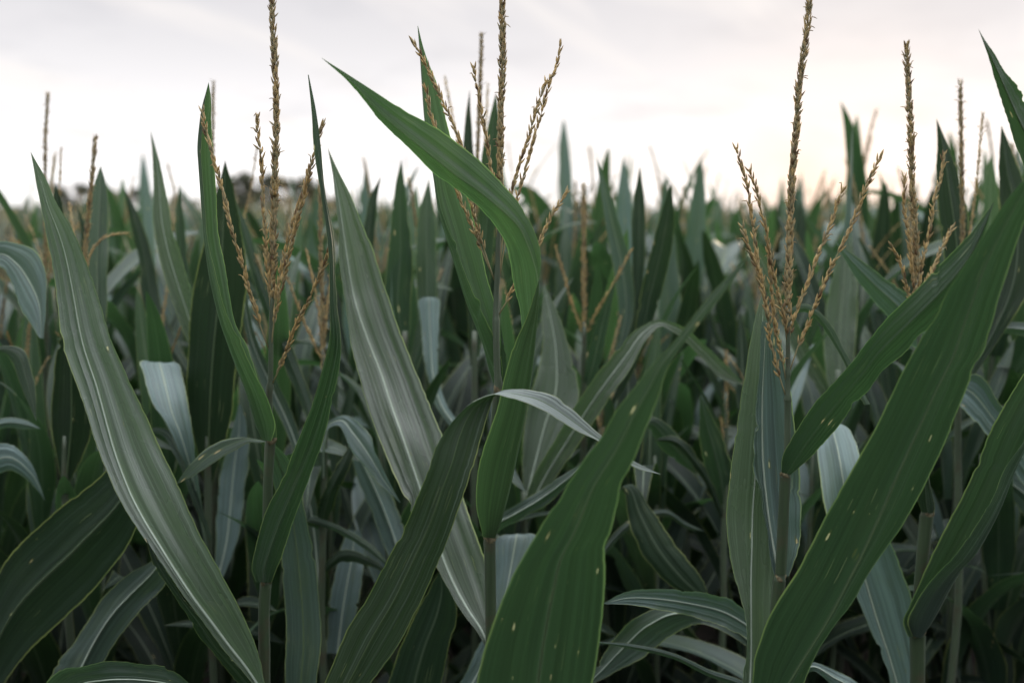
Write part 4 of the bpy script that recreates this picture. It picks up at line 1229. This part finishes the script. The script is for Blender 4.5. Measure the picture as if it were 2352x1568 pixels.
# plants of the same rows standing close beside and behind the viewpoint, they shade the foot of the near row
side = [(-1.15, 0.75), (-1.0, 0.25), (1.2, 0.8), (1.02, 0.3), (-0.8, -0.2), (0.82, -0.15), (-1.4, 1.25), (1.42, 1.2), (-1.3, 0.5), (1.35, 0.5), (-1.2, 0.0), (1.25, 0.0)]
side += [(-1.3 + 0.29 * q, -0.62 - 0.06 * (q % 2)) for q in range(10)] + [(-1.6 + 0.3 * q, -1.2) for q in range(11)]
for q, (x, y) in enumerate(side):
    k = q % len(PROTO)
    o = copy_tree(PROTO[k])
    o.location = (x, y, -0.01)
    o.scale = (1.05, 1.05, 1.05)
    o.rotation_euler = (0, 0, r.uniform(0, 6.28))
    o['label'] = 'maize plant of the near rows standing just outside the picture'
    o['group'] = 'maize plants just outside the picture'

# ------------------------------------------------------------------ the mass of the field beyond, nobody could count it
def far_field():
    r = np.random.default_rng(77)
    Vs, off = [], 0
    Fs = []
    t = np.linspace(0, 1, 5)
    for Y0, Y1, dens in ((9.4, 16, 5.0), (16, 30, 2.8), (30, 70, 0.9), (70, 130, 0.25)):
        n = int(dens * 0.53 * (Y1 ** 2 - Y0 ** 2))
        ys = np.sqrt(r.uniform(Y0 ** 2, Y1 ** 2, n))
        xs = ys * r.uniform(-0.54, 0.54, n)
        if Y0 < 10:                                     # and the rows running on beside the picture
            m = 620
            yy = r.uniform(1.7, 9.4, m)
            xx = (0.5145 * yy + r.uniform(0.28, 2.0, m)) * r.choice([-1, 1], m)
            ys, xs = np.concatenate([ys, yy]), np.concatenate([xs, xx])
        big = 1.0 if Y0 < 30 else (1.6 if Y0 < 70 else 2.6)
        for x, y in zip(xs, ys):
            hgt = r.normal(1.04, 0.09)
            a0 = r.uniform(0, 6.28)
            for i in range(6):
                h = (0.62 + 0.145 * i) * hgt
                az = a0 + math.pi * i + r.normal(0, .5)
                el = R(62 + 3 * i + r.normal(0, 6))
                dr = R(np.clip(r.normal(105 - 18 * i, 26), 5, 160))
                ln = r.uniform(0.42, 0.62)
                an = el - dr * t ** 1.6
                rr = np.concatenate([[0], np.cumsum(np.cos(an[:-1]) * ln / 4)])
                zz = h + np.concatenate([[0], np.cumsum(np.sin(an[:-1]) * ln / 4)])
                w = 0.036 * big * np.array([0.6, 1, 0.95, 0.6, 0.03])
                ca, sa = math.cos(az), math.sin(az)
                ct, st = math.cos(az + 1.57 + r.normal(0, .4)), math.sin(az + 1.57 + r.normal(0, .4))
                M = np.stack([x + ca * rr, y + sa * rr, zz], 1)
                S = np.stack([ct * w, st * w, 0.25 * w], 1)
                Vs.append(np.concatenate([M - S, M + S]))
                for j in range(4):
                    Fs.append((off + j, off + j + 1, off + 6 + j, off + 5 + j))
                off += 10
    me = mesh_of('distant_maize_mass', np.concatenate(Vs), np.array(Fs))
    n = len(me.vertices)
    li = np.empty(len(me.loops), np.int32)
    me.loops.foreach_get('vertex_index', li)
    U = np.zeros((n, 2), np.float32)
    k = np.arange(n)
    U[:, 0] = ((k % 10) >= 5) * 1.0
    U[:, 1] = (k % 5) * 0.12 + (k // 10) * 0.37
    for nm in ('across', 'metric'):
        me.uv_layers.new(name=nm).data.foreach_set('uv', U[li].ravel())
    o = new_obj('distant_maize_mass', me, MAT['leaf'])
    o['kind'] = 'stuff'
    o['label'] = 'far maize field melting into one green mass below the horizon'
    # the thin tassels of that mass
    P, F_, T, off = [], [], [], 0
    for Y0, Y1, dens in ((9.4, 18, 2.2), (18, 40, 0.8)):
        n = int(dens * 0.53 * (Y1 ** 2 - Y0 ** 2))
        ys = np.sqrt(r.uniform(Y0 ** 2, Y1 ** 2, n))
        xs = ys * r.uniform(-0.54, 0.54, n)
        for x, y in zip(xs, ys):
            b = np.array([x, y, 1.45])
            for j in range(4):
                d = np.array([r.normal(0, .05), r.normal(0, .05), r.uniform(.48, .68)]) if j == 0 else np.array([r.normal(0, .12), r.normal(0, .12), r.uniform(.25, .4)])
                V, Fj = tube([b, b + d * .5, b + d], [.005, .007 if j == 0 else .005, .002], 4)
                P.append(V)
                F_ += [[i + off for i in f] for f in Fj]
                T += [(np.clip(r.normal(.4, .3), 0, 1), .4, .2)] * len(V)
                off += len(V)
    me = mesh_of('distant_tassel_mass', np.concatenate(P), F_)
    set_tint(me, T)
    o2 = new_obj('distant_tassel_mass', me, MAT['tassel'])
    o2['kind'] = 'stuff'
    o2['label'] = 'thin tassels of the far maize field along the skyline'
    return o


far_field()


# ------------------------------------------------------------------ trees beyond the field
def tree(label, px, Y, top_px, width_px, seed, crown_low=0.08):
    r = np.random.default_rng(seed)
    base = at(px, 500, Y)
    base[2] = 0
    H = at(px, top_px, Y)[2]
    W = width_px * Y / FPX / 1.5
    root = thing('tree', label, 'tree', base, 'trees on the horizon beyond the field')
    P = np.array([[0, 0, -0.2], [0.1, 0, H * .25], [0.05, 0.1, H * .5], [0, 0, H * .85]])
    V, F_ = tube(P, [W * .09 + .12, W * .07 + .09, W * .05 + .06, .04], 9)
    allV, allF = [V], list(F_)
    off = len(V)
    cl = []
    for i in range(34):
        a, q = r.uniform(0, 6.28), r.uniform(0.2, 1) ** 0.6
        z = H * r.uniform(crown_low + .05, 0.93)
        env = math.sqrt(max(0.05, 1 - ((z / H - 0.58) / 0.46) ** 2))
        c = np.array([math.cos(a) * W * q * env, math.sin(a) * W * q * env, z])
        cl.append((c, r.uniform(.16, .34) * min(W, H * .5)))
        b = np.array([0, 0, z * r.uniform(.45, .75)])
        V, F_ = tube([b, (b + c) / 2 + [0, 0, -.1], c], [W * .03 + .03, W * .02 + .02, .01], 6)
        allV.append(V)
        allF += [[k + off for k in f] for f in F_]
        off += len(V)
    new_obj('trunk', mesh_of('trunk', np.concatenate(allV), allF), MAT['bark'], root)
    VV, FF, TT = [], [], []
    off = 0
    for c, rad in cl:
        tint = r.uniform(0, 1)
        for j in range(150):
            d = r.normal(0, 1, 3)
            d /= np.linalg.norm(d)
            p = c + d * rad * r.uniform(.3, 1.05) * np.array([1, 1, .8])
            u = r.normal(0, 1, 3)
            u /= np.linalg.norm(u)
            v = np.cross(u, d)
            s = rad * r.uniform(.16, .34)
            VV.append(np.array([p - u * s, p + v * s * .6, p + u * s, p - v * s * .6]))
            FF.append((off, off + 1, off + 2, off + 3))
            TT += [(np.clip(tint + r.normal(0, .2), 0, 1), 0, 0)] * 4
            off += 4
    me = mesh_of('crown', np.concatenate(VV), np.array(FF), False)
    set_tint(me, TT)
    new_obj('crown', me, MAT['foliage'], root)


tree('dark blurred round tree on the horizon between folded leaf and straight tassel', 572, 95, 392, 115, 1)
tree('dark blurred tree on the horizon seen through the right branches of the straight tassel', 672, 90, 400, 110, 2)
tree('lower blurred bushy tree on the horizon left of the broad silver leaf', 735, 92, 432, 130, 3)
tree('blurred tree at the far left with a brown green top on the horizon', 25, 110, 470, 120, 4)
tree('dark blurred tree on the horizon just right of the long silver leaf tip', 178, 100, 414, 110, 5)
tree('blurred low tree on the horizon behind the upright fresh green leaf', 270, 105, 428, 120, 6)
tree('blurred low tree on the horizon behind the grey pointed leaf', 395, 105, 440, 110, 7)
tree('pale blurred low tree on the horizon behind the golden forked tassel', 1400, 130, 484, 150, 8)
tree('pale blurred low tree on the horizon left of the spread tassel', 1620, 130, 488, 150, 9)
